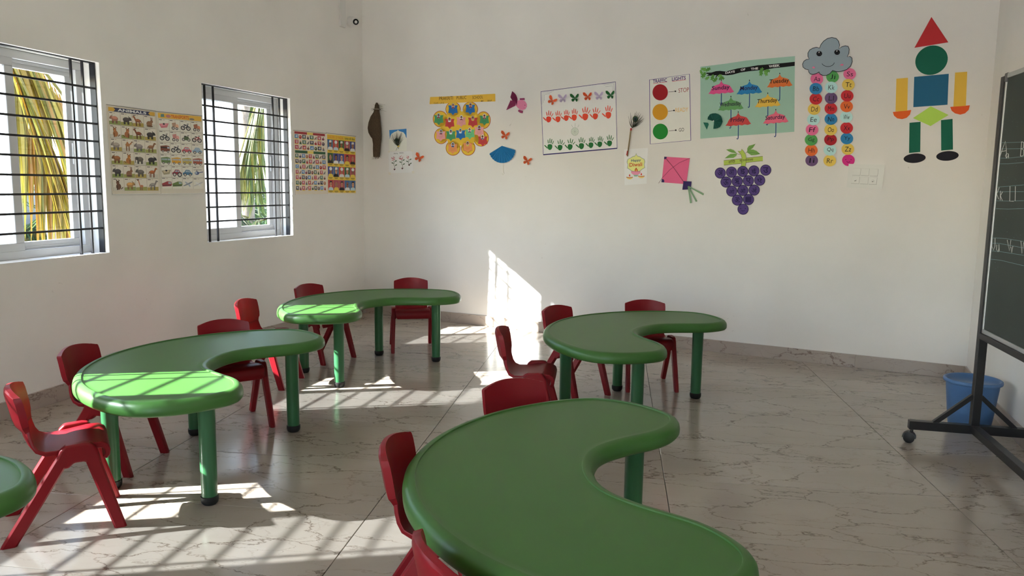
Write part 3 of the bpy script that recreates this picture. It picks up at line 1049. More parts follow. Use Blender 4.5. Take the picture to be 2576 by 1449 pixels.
# ---- class banner and flower chart
f = BW.crop(6.3, 1070, 220)
ban = thing_sheet('class_banner', 'long yellow paper banner reading PRAKRITI PUBLIC SCHOOL', 'banner', f, [(78, 152), (330, 142), (600, 130), (850, 112), (1108, 100), (1110, 222), (850, 228), (560, 240), (300, 256), (68, 265)], ink(206, 160, 62), off=(.0004, .0018))
d = Draw(f, .0020)
for (tx, x0, x1, y0, y1, h) in (('PRAKRITI', 222, 440, 204, 192, 54), ('PUBLIC', 498, 652, 190, 182, 50), ('SCHOOL', 748, 915, 184, 174, 46)):
    d.text(tx, x0, y0, x1, y1, h, ink(58, 40, 30), 0, .0)
d.text('CLASS - L K G', 135, 262, 298, 258, 24, ink(50, 38, 28), 0, .0)
d.text('MY', 886, 228, 928, 226, 22, ink(50, 38, 28), 0, .01)
d.text('SELF', 985, 224, 1054, 220, 24, ink(50, 38, 28), 0, .01)
keep(d, 'lettering', PAPER, ban)

PET = [(440, 345, 118, 120), (715, 345, 120, 118), (237, 500, 117, 130), (922, 518, 113, 138), (252, 770, 110, 126), (886, 806, 120, 130), (440, 960, 116, 120), (680, 960, 112, 120)]
fl = tag(empty('flower_chart', f.P(580, 650)), 'yellow eight-petalled flower chart holding small star-shaped pupil cards', 'chart')
yel = ink(212, 166, 58); rim = ink(150, 58, 36)
m = MB()
for (cx, cy, rx, ry) in PET:
    p = prism(f, ring(cx, cy, rx, ry, 30), .0004, .0014, rim); m.add(p.v, p.f, rim)
keep(m, 'red_border', PAPER, fl)
m = MB()
for (cx, cy, rx, ry) in PET:
    p = prism(f, ring(cx, cy, rx - 8, ry - 8, 30), .0006, .0020, yel); m.add(p.v, p.f, yel)
p = prism(f, [(420, 250), (460, 250), (580, 390), (700, 250), (740, 250), (835, 430), (1000, 520), (920, 665), (970, 800), (880, 910), (780, 850), (700, 1040), (660, 1040), (560, 915), (460, 1040), (420, 1040), (348, 835), (260, 880), (165, 770), (245, 630), (140, 520), (325, 465)], .0006, .0020, yel)
m.add(p.v, p.f, yel)
keep(m, 'sheet', PAPER, fl)
SB, SG, SR, SP, SL, SO = ink(40, 98, 158), ink(66, 132, 90), ink(168, 62, 62), ink(214, 140, 140), ink(98, 170, 122), ink(204, 132, 86)
STARS = [(440, 345, SB), (715, 335, SB), (215, 500, SG), (388, 560, SR), (570, 532, SP), (755, 540, SR), (938, 508, SG), (247, 757, SP), (407, 755, SG), (562, 740, SB), (708, 728, SL), (856, 690, SP), (912, 838, SR), (435, 960, SO), (675, 942, SO)]
for k, (cx, cy, col) in enumerate(STARS):
    sp = [(0, -100), (22, -58), (74, -62), (62, -18), (68, 8), (74, 58), (28, 62), (0, 96), (-28, 62), (-74, 58), (-66, 8), (-62, -18), (-74, -62), (-22, -58)]
    po = keep(prism(f, [(cx + x, cy + y) for x, y in sp], .0021, .0031, col), 'star_card', PAPER, fl)
    d = Draw(f, .0034)
    pc = (cx + random.uniform(-4, 4), cy - 50)
    d.ell(pc[0], pc[1], 27, 42, ink(*random.choice(((196, 196, 198), (170, 150, 140), (150, 170, 190), (205, 190, 180)))), 0, 14)
    d.ell(pc[0], pc[1] - 8, 16, 21, ink(*random.choice(((58, 36, 30), (44, 32, 34), (30, 24, 28)))), 1, 12)
    d.ell(pc[0], pc[1] - 1, 12, 15, ink(*random.choice(((150, 104, 82), (128, 84, 66), (168, 122, 100)))), 2, 12)
    d.poly([(pc[0] - 22, pc[1] + 36), (pc[0] - 16, pc[1] + 18), (pc[0] + 16, pc[1] + 18), (pc[0] + 22, pc[1] + 36)], ink(*random.choice(((220, 216, 210), (120, 40, 50), (60, 60, 110), (190, 170, 60)))), 2)
    for r in range(3):
        d.stroke([(cx - 42 + r * 6, cy + 12 + r * 15), (cx + 42 - r * 8, cy + 9 + r * 15)], 2.2, tuple(v * .6 for v in col), 0)
    po2 = d.build('portrait', PAPER, po)

# ---- pink fish with pleated tail
f = BW.crop(6.3, 1220, 220)
fi = tag(empty('paper_fish', f.P(580, 280)), 'pink paper fish with a pleated tail, above the blue fan', 'paper craft')
PK, PD = ink(196, 118, 150), ink(128, 52, 88)
body = [(492, 285), (510, 215), (545, 202), (600, 200), (640, 222), (664, 262), (666, 300), (645, 340), (600, 362), (560, 350), (520, 318)]
keep(prism(f, [(x + (x - 580) * .06, y + (y - 280) * .06) for x, y in body], .002, .0028, ink(214, 190, 196)), 'backing', PAPER, fi)
keep(prism(f, body, .003, .0045, PK), 'body', PAPER, fi)
d = Draw(f, .0048)
for i in range(10):
    for j in range(9):
        x, y = 508 + i * 13 + (j % 2) * 6, 212 + j * 16
        if (x - 575) ** 2 / 62 ** 2 + (y - 280) ** 2 / 70 ** 2 < 1: d.arc(x, y, 5, 5, -1.2, 1.2, 2, ink(160, 84, 118), 0, 4)
d.ell(638, 282, 7, 6, ink(110, 50, 70)); d.ell(640, 281, 3, 3, BLK, 1); d.arc(622, 318, 12, 9, .2, 2.4, 4, ink(120, 50, 80))
keep(d, 'scales', PAPER, fi)
for nm, pl in (('upper_fin', [(556, 200), (555, 172), (630, 168), (632, 200)]), ('lower_fin', [(540, 352), (605, 372), (600, 410), (560, 402), (526, 375)])):
    keep(prism(f, pl, .003, .005, PD), 'fin', PAPER, fi)
def fan(f, apex, a, b, n, off, amp, col, rim=None):
    """pleated sector between edge points a and b seen from apex"""
    m = MB()
    ang0 = math.atan2(a[1] - apex[1], a[0] - apex[0]); ang1 = math.atan2(b[1] - apex[1], b[0] - apex[0])
    if rim is None: rim = 0.0
    r0 = math.hypot(a[0] - apex[0], a[1] - apex[1]); r1 = math.hypot(b[0] - apex[0], b[1] - apex[1])
    for k in range(2 * n):
        t0, t1 = k / (2 * n), (k + 1) / (2 * n)
        q = []
        for t, up in ((t0, k % 2), (t1, (k + 1) % 2)):
            an = ang0 + (ang1 - ang0) * t; r = r0 + (r1 - r0) * t + rim * math.sin(PI * t)
            q.append(f.P(apex[0] + r * math.cos(an), apex[1] + r * math.sin(an), off + amp * up))
        m.add([f.P(apex[0], apex[1], off + amp * .5), q[0], q[1]], [(0, 1, 2)], col)
    return m
keep(fan(f, (512, 290), (435, 62), (520, 180), 6, .003, .010, PD, 10), 'tail', PAPER, fi)
m2 = MB()
for (ax, ay, bx2, by2, cx2, cy2, dx2, dy2) in ((505, 215, 435, 62, 412, 170, 480, 300),):
    pass
tail = MB()
def pleat(f, base0, base1, tip0, tip1, n, off, amp, col):
    m = MB()
    for k in range(2 * n):
        q = []
        for t, up in ((k / (2 * n), k % 2), ((k + 1) / (2 * n), (k + 1) % 2)):
            bx_ = (base0[0] + (base1[0] - base0[0]) * t, base0[1] + (base1[1] - base0[1]) * t)
            tx_ = (tip0[0] + (tip1[0] - tip0[0]) * t, tip0[1] + (tip1[1] - tip0[1]) * t)
            q.append((f.P(bx_[0], bx_[1], off + amp * .4 * up), f.P(tx_[0], tx_[1], off + amp * up)))
        m.add([q[0][0], q[0][1], q[1][1], q[1][0]], [(0, 1, 2, 3)], col)
    return m
keep(pleat(f, (512, 215), (470, 270), (438, 60), (408, 160), 6, .003, .010, PD), 'tail', PAPER, fi)
keep(pleat(f, (505, 225), (485, 290), (410, 205), (345, 358), 7, .003, .010, ink(138, 60, 96)), 'tail', PAPER, fi)

# ---- blue pleated fan umbrella
fu = tag(empty('paper_fan_umbrella', f.P(280, 1060)), 'blue pleated paper fan shaped like an umbrella with a pale hooked handle', 'paper craft')
keep(fan(f, (276, 926), (78, 1045), (488, 992), 14, .004, .011, ink(34, 104, 152), 46), 'pleated_canopy', PAPER, fu)
h = MB(); h.tube([f.P(x, y, .004) for x, y in ((296, 1185), (293, 1260), (296, 1330), (306, 1365), (296, 1382), (280, 1378), (274, 1362))], .0022, 6, ink(190, 188, 178))
keep(h, 'handle', PAPER, fu)

# ---- handprint poster
f = BW.crop(6.586, 1350, 190)
hp = thing_sheet('handprint_poster', 'large white poster of red and green handprints with a dark blue border', 'poster', f, [(68, 264), (1312, 100), (1340, 1212), (108, 1322)], ink(206, 203, 198))
d = Draw(f, .0016)
bd = ink(48, 42, 104)
Q = [(72, 268), (1308, 105), (1334, 1208), (112, 1314)]
d.stroke(Q, 11, bd, 0, closed=True); d.stroke([(112, 1312), (1334, 1206)], 17, ink(34, 28, 88), 1)
for (px_, pts) in (((0), [(90, 480), (92, 285), (285, 255)]), (0, [(112, 455), (112, 300), (260, 275)]), (0, [(130, 415), (130, 318), (225, 300)]), (0, [(1080, 140), (1290, 118), (1298, 300)]), (0, [(1110, 156), (1276, 136), (1282, 280)]), (0, [(1140, 185), (1258, 172), (1260, 270)])):
    d.stroke(pts, 3.2, ink(110, 108, 130), 0)
def hand(d, cx, cy, s, rot, flip, col, spread=1.0, gap=.10, L=1):
    """palm with five separate printed fingers, unequal lengths"""
    c, sn = math.cos(rot), math.sin(rot)
    def T(x, y):
        x *= flip
        return (cx + s * (c * x - sn * y), cy + s * (sn * x + c * y))
    palm = [(-.42, -.28), (-.25, -.42), (0, -.46), (.25, -.42), (.40, -.25), (.42, .05), (.32, .38), (.10, .56), (-.12, .56), (-.30, .40), (-.44, .12)]
    d.poly([T(x, y) for x, y in palm], col, L)
    for (bx_, by_, a, ln, w) in ((-.30, -.46, -.28, .62, .125), (-.09, -.52, -.07, .80, .13), (.13, -.50, .10, .74, .13), (.33, -.38, .34, .60, .11)):
        a *= spread
        x0, y0 = bx_ + math.sin(a) * gap, by_ - math.cos(a) * gap
        x1, y1 = bx_ + math.sin(a) * (gap + ln), by_ - math.cos(a) * (gap + ln)
        px, py = math.cos(a) * w / 2, math.sin(a) * w / 2
        d.poly([T(x0 - px, y0 - py), T((x0 + x1) / 2 - px * 1.1, (y0 + y1) / 2 - py * 1.1), T(x1 - px * .8, y1 - py * .8), T(x1 + math.sin(a) * .06, y1 - math.cos(a) * .06), T(x1 + px * .8, y1 + py * .8), T((x0 + x1) / 2 + px * 1.1, (y0 + y1) / 2 + py * 1.1), T(x0 + px, y0 + py)], col, L + 1)
    th_ = [(-.40, .22), (-.62, -.02), (-.92, -.22), (-1.02, -.16), (-.92, -.02), (-.66, .20), (-.36, .42)]
    d.poly([T(x, y) for x, y in th_], col, L + 1)
RDH, GNH = ink(196, 58, 44), ink(36, 98, 52)
for (x, y, s, r, sp) in ((202, 722, 98, .12, 1.2), (356, 720, 96, .05, .8), (493, 700, 92, .05, .6), (625, 692, 100, .05, .6), (808, 680, 112, .1, 1.2), (975, 672, 100, .15, 1.4), (1190, 652, 108, .05, 1.0)):
    d2_ = hand(d, x, y, s, r, 1, RDH if s % 4 else ink(206, 70, 50), sp)
for (x, y, s, r, sp) in ((222, 1180, 95, .1, .9), (390, 1190, 92, .15, 1.5), (556, 1180, 95, .18, 1.6), (745, 1165, 98, .05, 1.0), (902, 1150, 92, .12, .7), (1048, 1135, 92, .12, .6), (1210, 1120, 95, .08, 1.2)):
    hand(d, x, y, s, r, 1, GNH if s % 3 else ink(52, 118, 64), sp)
gy = ink(150, 158, 152)
d.ell(634, 928, 60, 66, ink(186, 192, 184), 0, 24); d.stroke(ring(634, 928, 60, 66, 28), 5, gy, 1, closed=True)
for k in range(10):
    a = k * .628; d.stroke([(634, 928), (634 + 56 * math.cos(a), 928 + 62 * math.sin(a))], 2.5, gy, 1)
for (x0, y0, x1, y1) in ((638, 850, 640, 790), (600, 858, 578, 815), (682, 858, 704, 815)): d.stroke([(x0, y0), (x1, y1)], 5, gy, 1)
keep(d, 'painted_prints', PAPER, hp)
for (x, y, col, r) in ((262, 420, ink(196, 88, 54), .55), (440, 385, ink(172, 160, 186), 0), (638, 375, ink(34, 88, 48), 0), (852, 352, ink(190, 80, 46), 0), (1040, 342, ink(172, 160, 186), 0), (1228, 325, ink(34, 92, 50), 0)):
    butterfly(f, x, y, 74, col, None, r, None, hp, .003)

# ---- peacock feather on a stick
f = BW.crop(4.139, 1560, 170)
tips = [(90, 505), (100, 560), (115, 470), (128, 500), (175, 455), (205, 465), (222, 480), (245, 500), (252, 530), (240, 560), (215, 590), (180, 610), (235, 515), (160, 470), (190, 500), (205, 530), (150, 520), (225, 545), (185, 470), (215, 500)]
fs = plume(f, (128, 630), tips, (165, 538, 30, 34), 'peacock feather tied to a bamboo stick, left of the traffic lights poster', None)
m = MB(); m.tube([f.P(118, 632, .010), f.P(80, 925, .010)], .0055, 8, ink(120, 104, 78)); keep(m, 'stick', WOODST, fs)
for (x0, y0, x1, y1) in ((119, 632, 116, 656), (84, 868, 76, 915)):
    m = MB(); m.tube([f.P(x0, y0, .010), f.P(x1, y1, .010)], .0068, 8, ink(150, 34, 42)); keep(m, 'red_band', PAPER, fs)

# ---- traffic lights poster
tl = thing_sheet('traffic_lights_poster', 'white TRAFFIC LIGHTS poster with red, amber and green discs', 'poster', f, [(302, 124), (728, 62), (742, 762), (310, 802)], ink(204, 200, 194))
d = Draw(f, .0016)
d.stroke([(306, 128), (723, 68), (737, 758), (314, 797)], 7, ink(78, 56, 122), 0, closed=True)
d.text('TRAFFIC', 342, 164, 488, 148, 38, ink(78, 48, 110), 0, .02); d.text('LIGHTS', 540, 140, 684, 124, 38, ink(78, 48, 110), 0, .02)
d.stroke([(345, 168), (490, 150)], 4, ink(186, 70, 96), 0); d.stroke([(542, 145), (686, 127)], 4, ink(186, 70, 96), 0)
for (x0, y0, x1, y1) in ((505, 254, 580, 247), (500, 456, 566, 447), (508, 660, 584, 652)):
    d.stroke([(x0, y0), (x1, y1)], 4, BLK, 0); d.ell(x1 - 4, y1, 9, 8, BLK, 0, 10)
d.text('STOP', 608, 262, 716, 250, 44, ink(140, 34, 44), 0, -.005); d.text('READY', 576, 464, 708, 456, 42, ink(206, 160, 76), 0, -.005); d.text('GO', 612, 668, 666, 664, 38, ink(30, 34, 34), 0, -.005)
keep(d, 'lettering', PAPER, tl)
for nm, (cx, cy, rx, ry), col in (('red', (418, 258, 80, 84), ink(138, 30, 36)), ('amber', (418, 463, 80, 84), ink(184, 134, 40)), ('green', (420, 666, 79, 82), ink(34, 118, 48))):
    keep(prism(f, ring(cx, cy, rx, ry, 36), .0016, .0026, col), 'light_disc', PAPER, tl)

# ---- Diwali card
dc = thing_sheet('greeting_card', 'white HAPPY DIWALI greeting card with drawn oil lamps', 'card', f, [(42, 852), (292, 836), (278, 1208), (48, 1225)], ink(206, 200, 204), off=(.0006, .0022))
d = Draw(f, .0024)
mdl = [(168, 905), (182, 925), (205, 930), (225, 945), (248, 955), (255, 980), (248, 1010), (255, 1040), (225, 1058), (205, 1075), (168, 1080), (125, 1075), (105, 1060), (80, 1045), (86, 1010), (76, 985), (86, 955), (115, 942), (135, 928), (155, 925)]
d.poly([(168 + (x - 168) * 1.07, 1000 + (y - 1000) * 1.07) for x, y in mdl], ink(140, 150, 138), 0)
d.poly([(160, 920), (168, 888), (176, 920)], ink(130, 150, 130), 0)
d.poly(mdl, ink(214, 208, 128), 1)
d.text('Happy', 116, 990, 218, 982, 34, ink(52, 80, 110), 2, .015); d.text('Diwali', 98, 1034, 232, 1026, 40, ink(176, 84, 50), 2, .02)
d.poly([(168, 1040), (152, 1066), (156, 1080), (182, 1080), (184, 1066)], ink(170, 60, 40), 2); d.poly([(168, 1055), (161, 1070), (166, 1080), (174, 1080), (176, 1070)], ink(222, 160, 80), 3)
d.ell(164, 1084, 50, 36, ink(196, 128, 152), 2, 20, 0, 0, PI); d.stroke([(114, 1084), (214, 1084)], 6, ink(190, 110, 140), 3); d.poly([(140, 1118), (190, 1118), (180, 1134), (150, 1134)], ink(120, 168, 146), 3)
for cx, cy in ((100, 1140), (222, 1128)):
    d.ell(cx, cy, 34, 24, ink(214, 176, 110), 2, 16, 0, 0, PI); d.stroke([(cx - 34, cy), (cx, cy + 8), (cx + 34, cy)], 6, ink(150, 80, 50), 3)
    d.poly([(cx, cy - 34), (cx - 9, cy - 14), (cx, cy - 4), (cx + 9, cy - 14)], ink(186, 60, 60), 2)
keep(d, 'printed_picture', PAPER, dc)

# ---- kite
kt = tag(empty('paper_kite', f.P(570, 1070)), 'pink paper kite with purple corners and a green tassel', 'kite')
keep(prism(f, [(462, 928), (728, 944), (690, 1214), (434, 1194)], .004, .0052, ink(214, 92, 128)), 'sheet', PAPER, kt)
for pts in ([(462, 928), (490, 930), (482, 948), (468, 956), (460, 950)], [(437, 1160), (452, 1162), (462, 1178), (460, 1196), (432, 1194)], [(662, 1182), (746, 1186), (738, 1268), (650, 1272)]):
    keep(prism(f, pts, .0054, .0066, ink(48, 38, 84)), 'purple_patch', PAPER, kt)
m = MB(); m.tube([f.P(470, 935, .008), f.P(560, 1040, .014), f.P(664, 1190, .008)], .0016, 6, ink(84, 38, 52)); keep(m, 'spine_stick', WOODST, kt)
m = MB(); m.tube([f.P(x, y, o) for x, y, o in ((402, 1204, .004), (440, 1150, .007), (520, 1066, .012), (620, 990, .010), (730, 944, .006))], .0012, 6, ink(84, 38, 52)); keep(m, 'bow_stick', WOODST, kt)
for (x1, y1) in ((740, 1412), (800, 1395), (872, 1322)):
    dx, dy = x1 - 712, y1 - 1236
    l = math.hypot(dx, dy); nx, ny = -dy / l * 9, dx / l * 9
    keep(prism(f, [(712 - nx * .7, 1236 - ny * .7), (712 + nx * .7, 1236 + ny * .7), (x1 + nx, y1 + ny), (x1 - nx, y1 - ny)], .008, .010, ink(112, 140, 112)), 'tassel_strip', PAPER, kt)

# ---- days of the week poster
f = BW.crop(6.036, 1740, 120)
dw = thing_sheet('days_of_week_poster', 'pale teal DAYS OF THE WEEK poster with seven coloured paper umbrellas', 'poster', f, [(133, 290), (500, 245), (830, 195), (1200, 160), (1568, 128), (1562, 700), (1558, 1276), (1100, 1310), (600, 1345), (132, 1382)], ink(140, 172, 158))
branch = [(222, 380), (300, 378), (370, 356), (430, 352), (520, 362), (600, 340), (700, 315), (860, 292), (1000, 268), (1200, 250), (1400, 232), (1566, 214), (1564, 276), (1400, 296), (1250, 312), (1140, 330), (1080, 352), (1040, 340), (860, 360), (740, 378), (620, 410), (540, 420), (440, 415), (395, 425), (372, 452), (360, 448), (380, 418), (300, 425), (225, 428), (262, 405), (222, 396)]
d = Draw(f, .0017)
d.poly(branch, ink(24, 24, 26), 0)
for (t, x0, y0, x1, y1, h) in (('DAYS', 512, 402, 656, 378, 34), ('OF', 745, 356, 815, 346, 34), ('THE', 898, 342, 1010, 330, 34), ('WEEK', 1172, 304, 1340, 288, 38)):
    d.text(t, x0, y0, x1, y1, h, ink(226, 224, 220), 1, .03)
keep(d, 'branch_print', PAPER, dw)
UMB = [('Sunday', 450, 600, ink(196, 78, 128), 'sunday'), ('Monday', 878, 605, ink(40, 112, 164), 'monday'), ('Tuesday', 1338, 500, ink(196, 104, 56), 'tuesday'), ('Wednesday', 596, 850, ink(92, 142, 90), 'wednesday'), ('Thursday', 1156, 800, ink(206, 164, 70), 'thursday'), ('Friday', 708, 1085, ink(176, 66, 66), 'friday'), ('Saturday', 1278, 1050, ink(206, 96, 118), 'saturday')]
for nm, cx, cy, col, _l in UMB:
    um = empty('paper_umbrella', f.P(cx, cy) - dw.location); um.parent = dw
    base = f.P(cx, cy)
    def rel(mb):
        mb.v = [tuple(Vector(v) - base) for v in mb.v]
        return mb
    sl = -.085
    can = [(-195, 92), (-165, 55), (-150, 20), (-120, -20), (-70, -38), (-32, -48), (-14, -70), (0, -100), (14, -70), (34, -48), (80, -36), (125, -20), (150, 12), (168, 45), (194, 80)]
    sc_ = []
    for k in range(10):
        t = k / 9
        sc_.append((194 - 388 * t + (-8 if 0 < k < 9 else 0), 80 + 12 * t + (14 if k % 2 else 2)))
    can = can + sc_[1:-1]
    pts = [(cx + x, cy + y + sl * x * (.6 if y > 0 else .6)) for x, y in can]
    rel(prism(f, pts, .0018, .003, col)).build('canopy', PAPER, um)
    q = Draw(f, .0016); ln = 300 if nm in ('Wednesday', 'Thursday') else (230 if nm != 'Sunday' else 235)
    q.stroke([(cx + 2, cy + 70), (cx, cy + 70 + ln * .8), (cx - 2, cy + 60 + ln), (cx - 12, cy + 75 + ln), (cx - 24, cy + 62 + ln)], 13, ink(34, 62, 116), 0)
    q.ell(cx, cy - 108, 7, 12, BLK, 1, 10)
    rel(q).build('handle', PAPER, um)
    q = Draw(f, .0033); w = {'Wednesday': 325, 'Sunday': 270, 'Monday': 265, 'Tuesday': 300, 'Thursday': 305, 'Friday': 215, 'Saturday': 300}[nm]
    hh = 84
    q.text(nm, cx - w / 2 - 10, cy + 62 + .02 * w, cx + w / 2 - 10, cy + 62 - .06 * w, hh, ink(44, 30, 60) if nm not in ('Tuesday', 'Thursday') else ink(40, 30, 26), 0, .012, .06)
    rel(q).build('lettering', PAPER, um)
LF = ink(78, 128, 60)
for (cx, cy, r, a) in ((195, 330, 48, .3), (250, 330, 42, -.5), (150, 375, 36, 1.2), (185, 420, 50, 2.2), (240, 465, 36, 2.6), (320, 455, 46, 1.9), (360, 490, 44, 2.4), (430, 425, 36, -.2), (465, 455, 40, .6), (435, 470, 30, 2.0), (1060, 340, 44, -.9), (1060, 385, 46, 1.8), (1130, 385, 46, 1.2), (1155, 350, 40, .2)):
    lf = [(-1.0, .1), (-.55, -.35), (-.2, -.3), (.15, -.6), (.4, -.25), (.9, -.35), (.7, .05), (.85, .45), (.35, .35), (.05, .65), (-.25, .35), (-.6, .5)]
    c, sn = math.cos(a), math.sin(a)
    o0 = f.P(cx, cy)
    m = MB()
    ctr = f.P(cx, cy, .005)
    P_ = [f.P(cx + r * 1.15 * (c * x - sn * y), cy + r * 1.15 * (sn * x + c * y), .003 + .006 * abs(y)) for x, y in lf]
    m.add([ctr] + P_, [(0, i + 1, (i + 1) % len(lf) + 1) for i in range(len(lf))], LF if (cx + cy) % 3 else ink(98, 148, 74))
    keep(m, 'paper_leaf', PAPER, dw)
gf = tag(empty('folded_fish', f.P(290, 1140)), 'dark green folded paper fish stuck at the lower left of the teal poster', 'paper craft')
keep(fan(f, (345, 1120), (265, 1025), (330, 1232), 7, .004, .010, ink(24, 78, 68), 0), 'pleated_body', PAPER, gf)
keep(fan(f, (345, 1120), (242, 1090), (355, 1232), 6, .005, .010, ink(22, 70, 62), 20), 'pleated_body', PAPER, gf)
keep(prism(f, [(178, 1135), (250, 1140), (262, 1165), (232, 1244)], .003, .0045, ink(30, 92, 80)), 'tail', PAPER, gf)
m = Draw(f, .0155); m.ell(338, 1115, 10, 10, ink(214, 214, 210), 0, 12); keep(m, 'eye', PAPER, gf)

# ---- grapes of Hindi vowels
f = BW.crop(6.9, 1780, 350)
gs = tag(empty('grape_stem', f.P(620, 320)), 'lime green paper stem with leaves and Hindi heading, above the purple grapes', 'paper craft')
LM, LMD = ink(158, 178, 84), ink(70, 72, 40)
keep(prism(f, [(282, 370), (420, 355), (600, 335), (760, 318), (958, 298), (960, 380), (800, 395), (700, 405), (560, 425), (420, 440), (284, 456)], .0006, .0016, LM), 'stem_band', PAPER, gs)
keep(prism(f, [(525, 205), (580, 210), (592, 170), (630, 215), (662, 270), (672, 330), (668, 410), (655, 472), (580, 472), (592, 420), (598, 330), (582, 270)], .0017, .0026, LM), 'stem', PAPER, gs)
d = Draw(f, .0029)
d.stroke([(282, 372), (420, 357), (590, 338)], 5, LMD); d.stroke([(672, 328), (760, 318), (958, 298)], 5, LMD); d.stroke([(284, 454), (420, 438), (580, 424)], 5, LMD); d.stroke([(672, 408), (800, 393), (960, 378)], 5, LMD)
d.stroke([(580, 472), (592, 420), (598, 330), (582, 270), (525, 205), (580, 212), (592, 172), (630, 215), (662, 270), (672, 330), (668, 410), (655, 472)], 4, LMD)
d.text('हिंदी', 366, 425, 480, 415, 58, ink(74, 62, 44), 1); d.text('स्वरमाला', 556, 408, 795, 388, 50, ink(74, 62, 44), 1)
keep(d, 'lettering', PAPER, gs)
for pts in ([(325, 182), (400, 170), (455, 190), (510, 246), (420, 235), (370, 215)], [(302, 332), (350, 290), (400, 255), (512, 250), (500, 290), (450, 325)], [(690, 200), (690, 160), (720, 115), (780, 100), (832, 82), (790, 150), (740, 190)], [(680, 225), (710, 185), (790, 180), (850, 205), (915, 258), (840, 275), (760, 280)]):
    keep(prism(f, pts, .002, .0034, ink(108, 148, 78)), 'leaf', PAPER, gs)
d = Draw(f, .0037)
for a in ([(325, 182), (420, 212), (510, 246)], [(302, 332), (420, 285), (512, 250)], [(690, 205), (750, 150), (832, 82)], [(680, 228), (790, 232), (915, 258)]): d.stroke(a, 3.5, ink(62, 88, 48))
d.stroke([(512, 255), (565, 270)], 5, LMD); d.stroke([(690, 222), (655, 248)], 5, LMD)
keep(d, 'leaf_veins', PAPER, gs)
PUR, PURD = ink(78, 62, 116), ink(30, 24, 62)
GR = [('अ', 222, 588), ('आ', 418, 574), ('इ', 612, 562), ('ई', 806, 552), ('उ', 1010, 538), ('ऊ', 322, 745), ('ऋ', 515, 733), ('ए', 710, 722), ('ऐ', 905, 713), ('ओ', 422, 903), ('औ', 614, 890), ('अं', 810, 884), ('अः', 518, 1058), ('', 712, 1048), ('smile', 617, 1216)]
GN = ['first grape of the top row', 'second grape of the top row', 'middle grape of the top row', 'fourth grape of the top row', 'last grape of the top row', 'first grape of the second row', 'second grape of the second row', 'third grape of the second row', 'last grape of the second row', 'first grape of the third row', 'middle grape of the third row', 'last grape of the third row', 'lower grape with a letter and two dots', 'lower grape with a crossed-out letter', 'lowest grape with a smiling face']
for k, (t, x, y) in enumerate(GR):
    o = disc_thing('paper_grape', 'purple paper disc, ' + GN[k] + (', marked ' + t if t and t != 'smile' else ''), 'paper disc', f, x, y, 95, PUR, t, 'purple Hindi grapes', .003 + .0016 * (k % 2), PURD, .95, 1.0, edge=PURD, bold=.008, shear=0)
    if t == '':
        d = Draw(f, .0058)
        for j in range(9): d.stroke([(x - 55, y - 40 + j * 10), (x + 50, y - 48 + j * 11)], 5, PURD)
        for j in range(5): d.stroke([(x - 40 + j * 20, y - 50), (x - 48 + j * 22, y + 50)], 6, PURD)
        keep(d, 'scribble', PAPER, o)

# ---- rain of letters under a cloud
f = BW.crop(4.139, 2000, 80)
cl = tag(empty('paper_cloud', f.P(340, 260)), 'grey-blue paper cloud with a smiling face above the letter discs', 'paper craft')
cloud = [(258, 172), (272, 135), (300, 100), (340, 72), (385, 62), (430, 72), (455, 100), (465, 140), (458, 180), (490, 158), (525, 148), (555, 155), (566, 185), (562, 225), (545, 264), (575, 260), (595, 275), (598, 315), (580, 360), (540, 395), (490, 412), (440, 418), (392, 405), (365, 438), (330, 455), (290, 456), (262, 442), (252, 420), (225, 436), (190, 446), (160, 440), (145, 420), (142, 398), (110, 390), (85, 370), (80, 340), (95, 308), (120, 292), (150, 286), (136, 258), (136, 225), (155, 192), (190, 172), (225, 164)]
keep(prism(f, cloud, .010, .0116, ink(132, 146, 156)), 'cloud_shape', PAPER, cl)
d = Draw(f, .012)
d.stroke(cloud, 6, BLK, 0, closed=True)
for (x, y) in ((254, 230), (440, 216)):
    d.ell(x, y, 30, 27, BLK, 0, 20); d.ell(x - 2, y - 14, 5, 9, ink(235, 235, 235), 1, 10, .3); d.ell(x + 14, y + 8, 3, 3, ink(90, 90, 95), 1, 8)
d.arc(345, 318, 66, 46, .12, PI - .35, 5, BLK, 0)
d.poly([(178, 380), (190, 362), (212, 372), (204, 384)], ink(226, 104, 136)); d.poly([(466, 352), (486, 336), (508, 340), (500, 356)], ink(226, 104, 136))
keep(d, 'face', PAPER, cl)
PKK, BLU, REDD, YLW, SKY_, GRN, ORN, VIO, MAG, DRD = ink(222, 100, 138), ink(48, 116, 164), ink(178, 48, 54), ink(214, 172, 84), ink(164, 206, 216), ink(76, 142, 78), ink(206, 98, 52), ink(96, 74, 110), ink(188, 48, 120), ink(150, 36, 44)
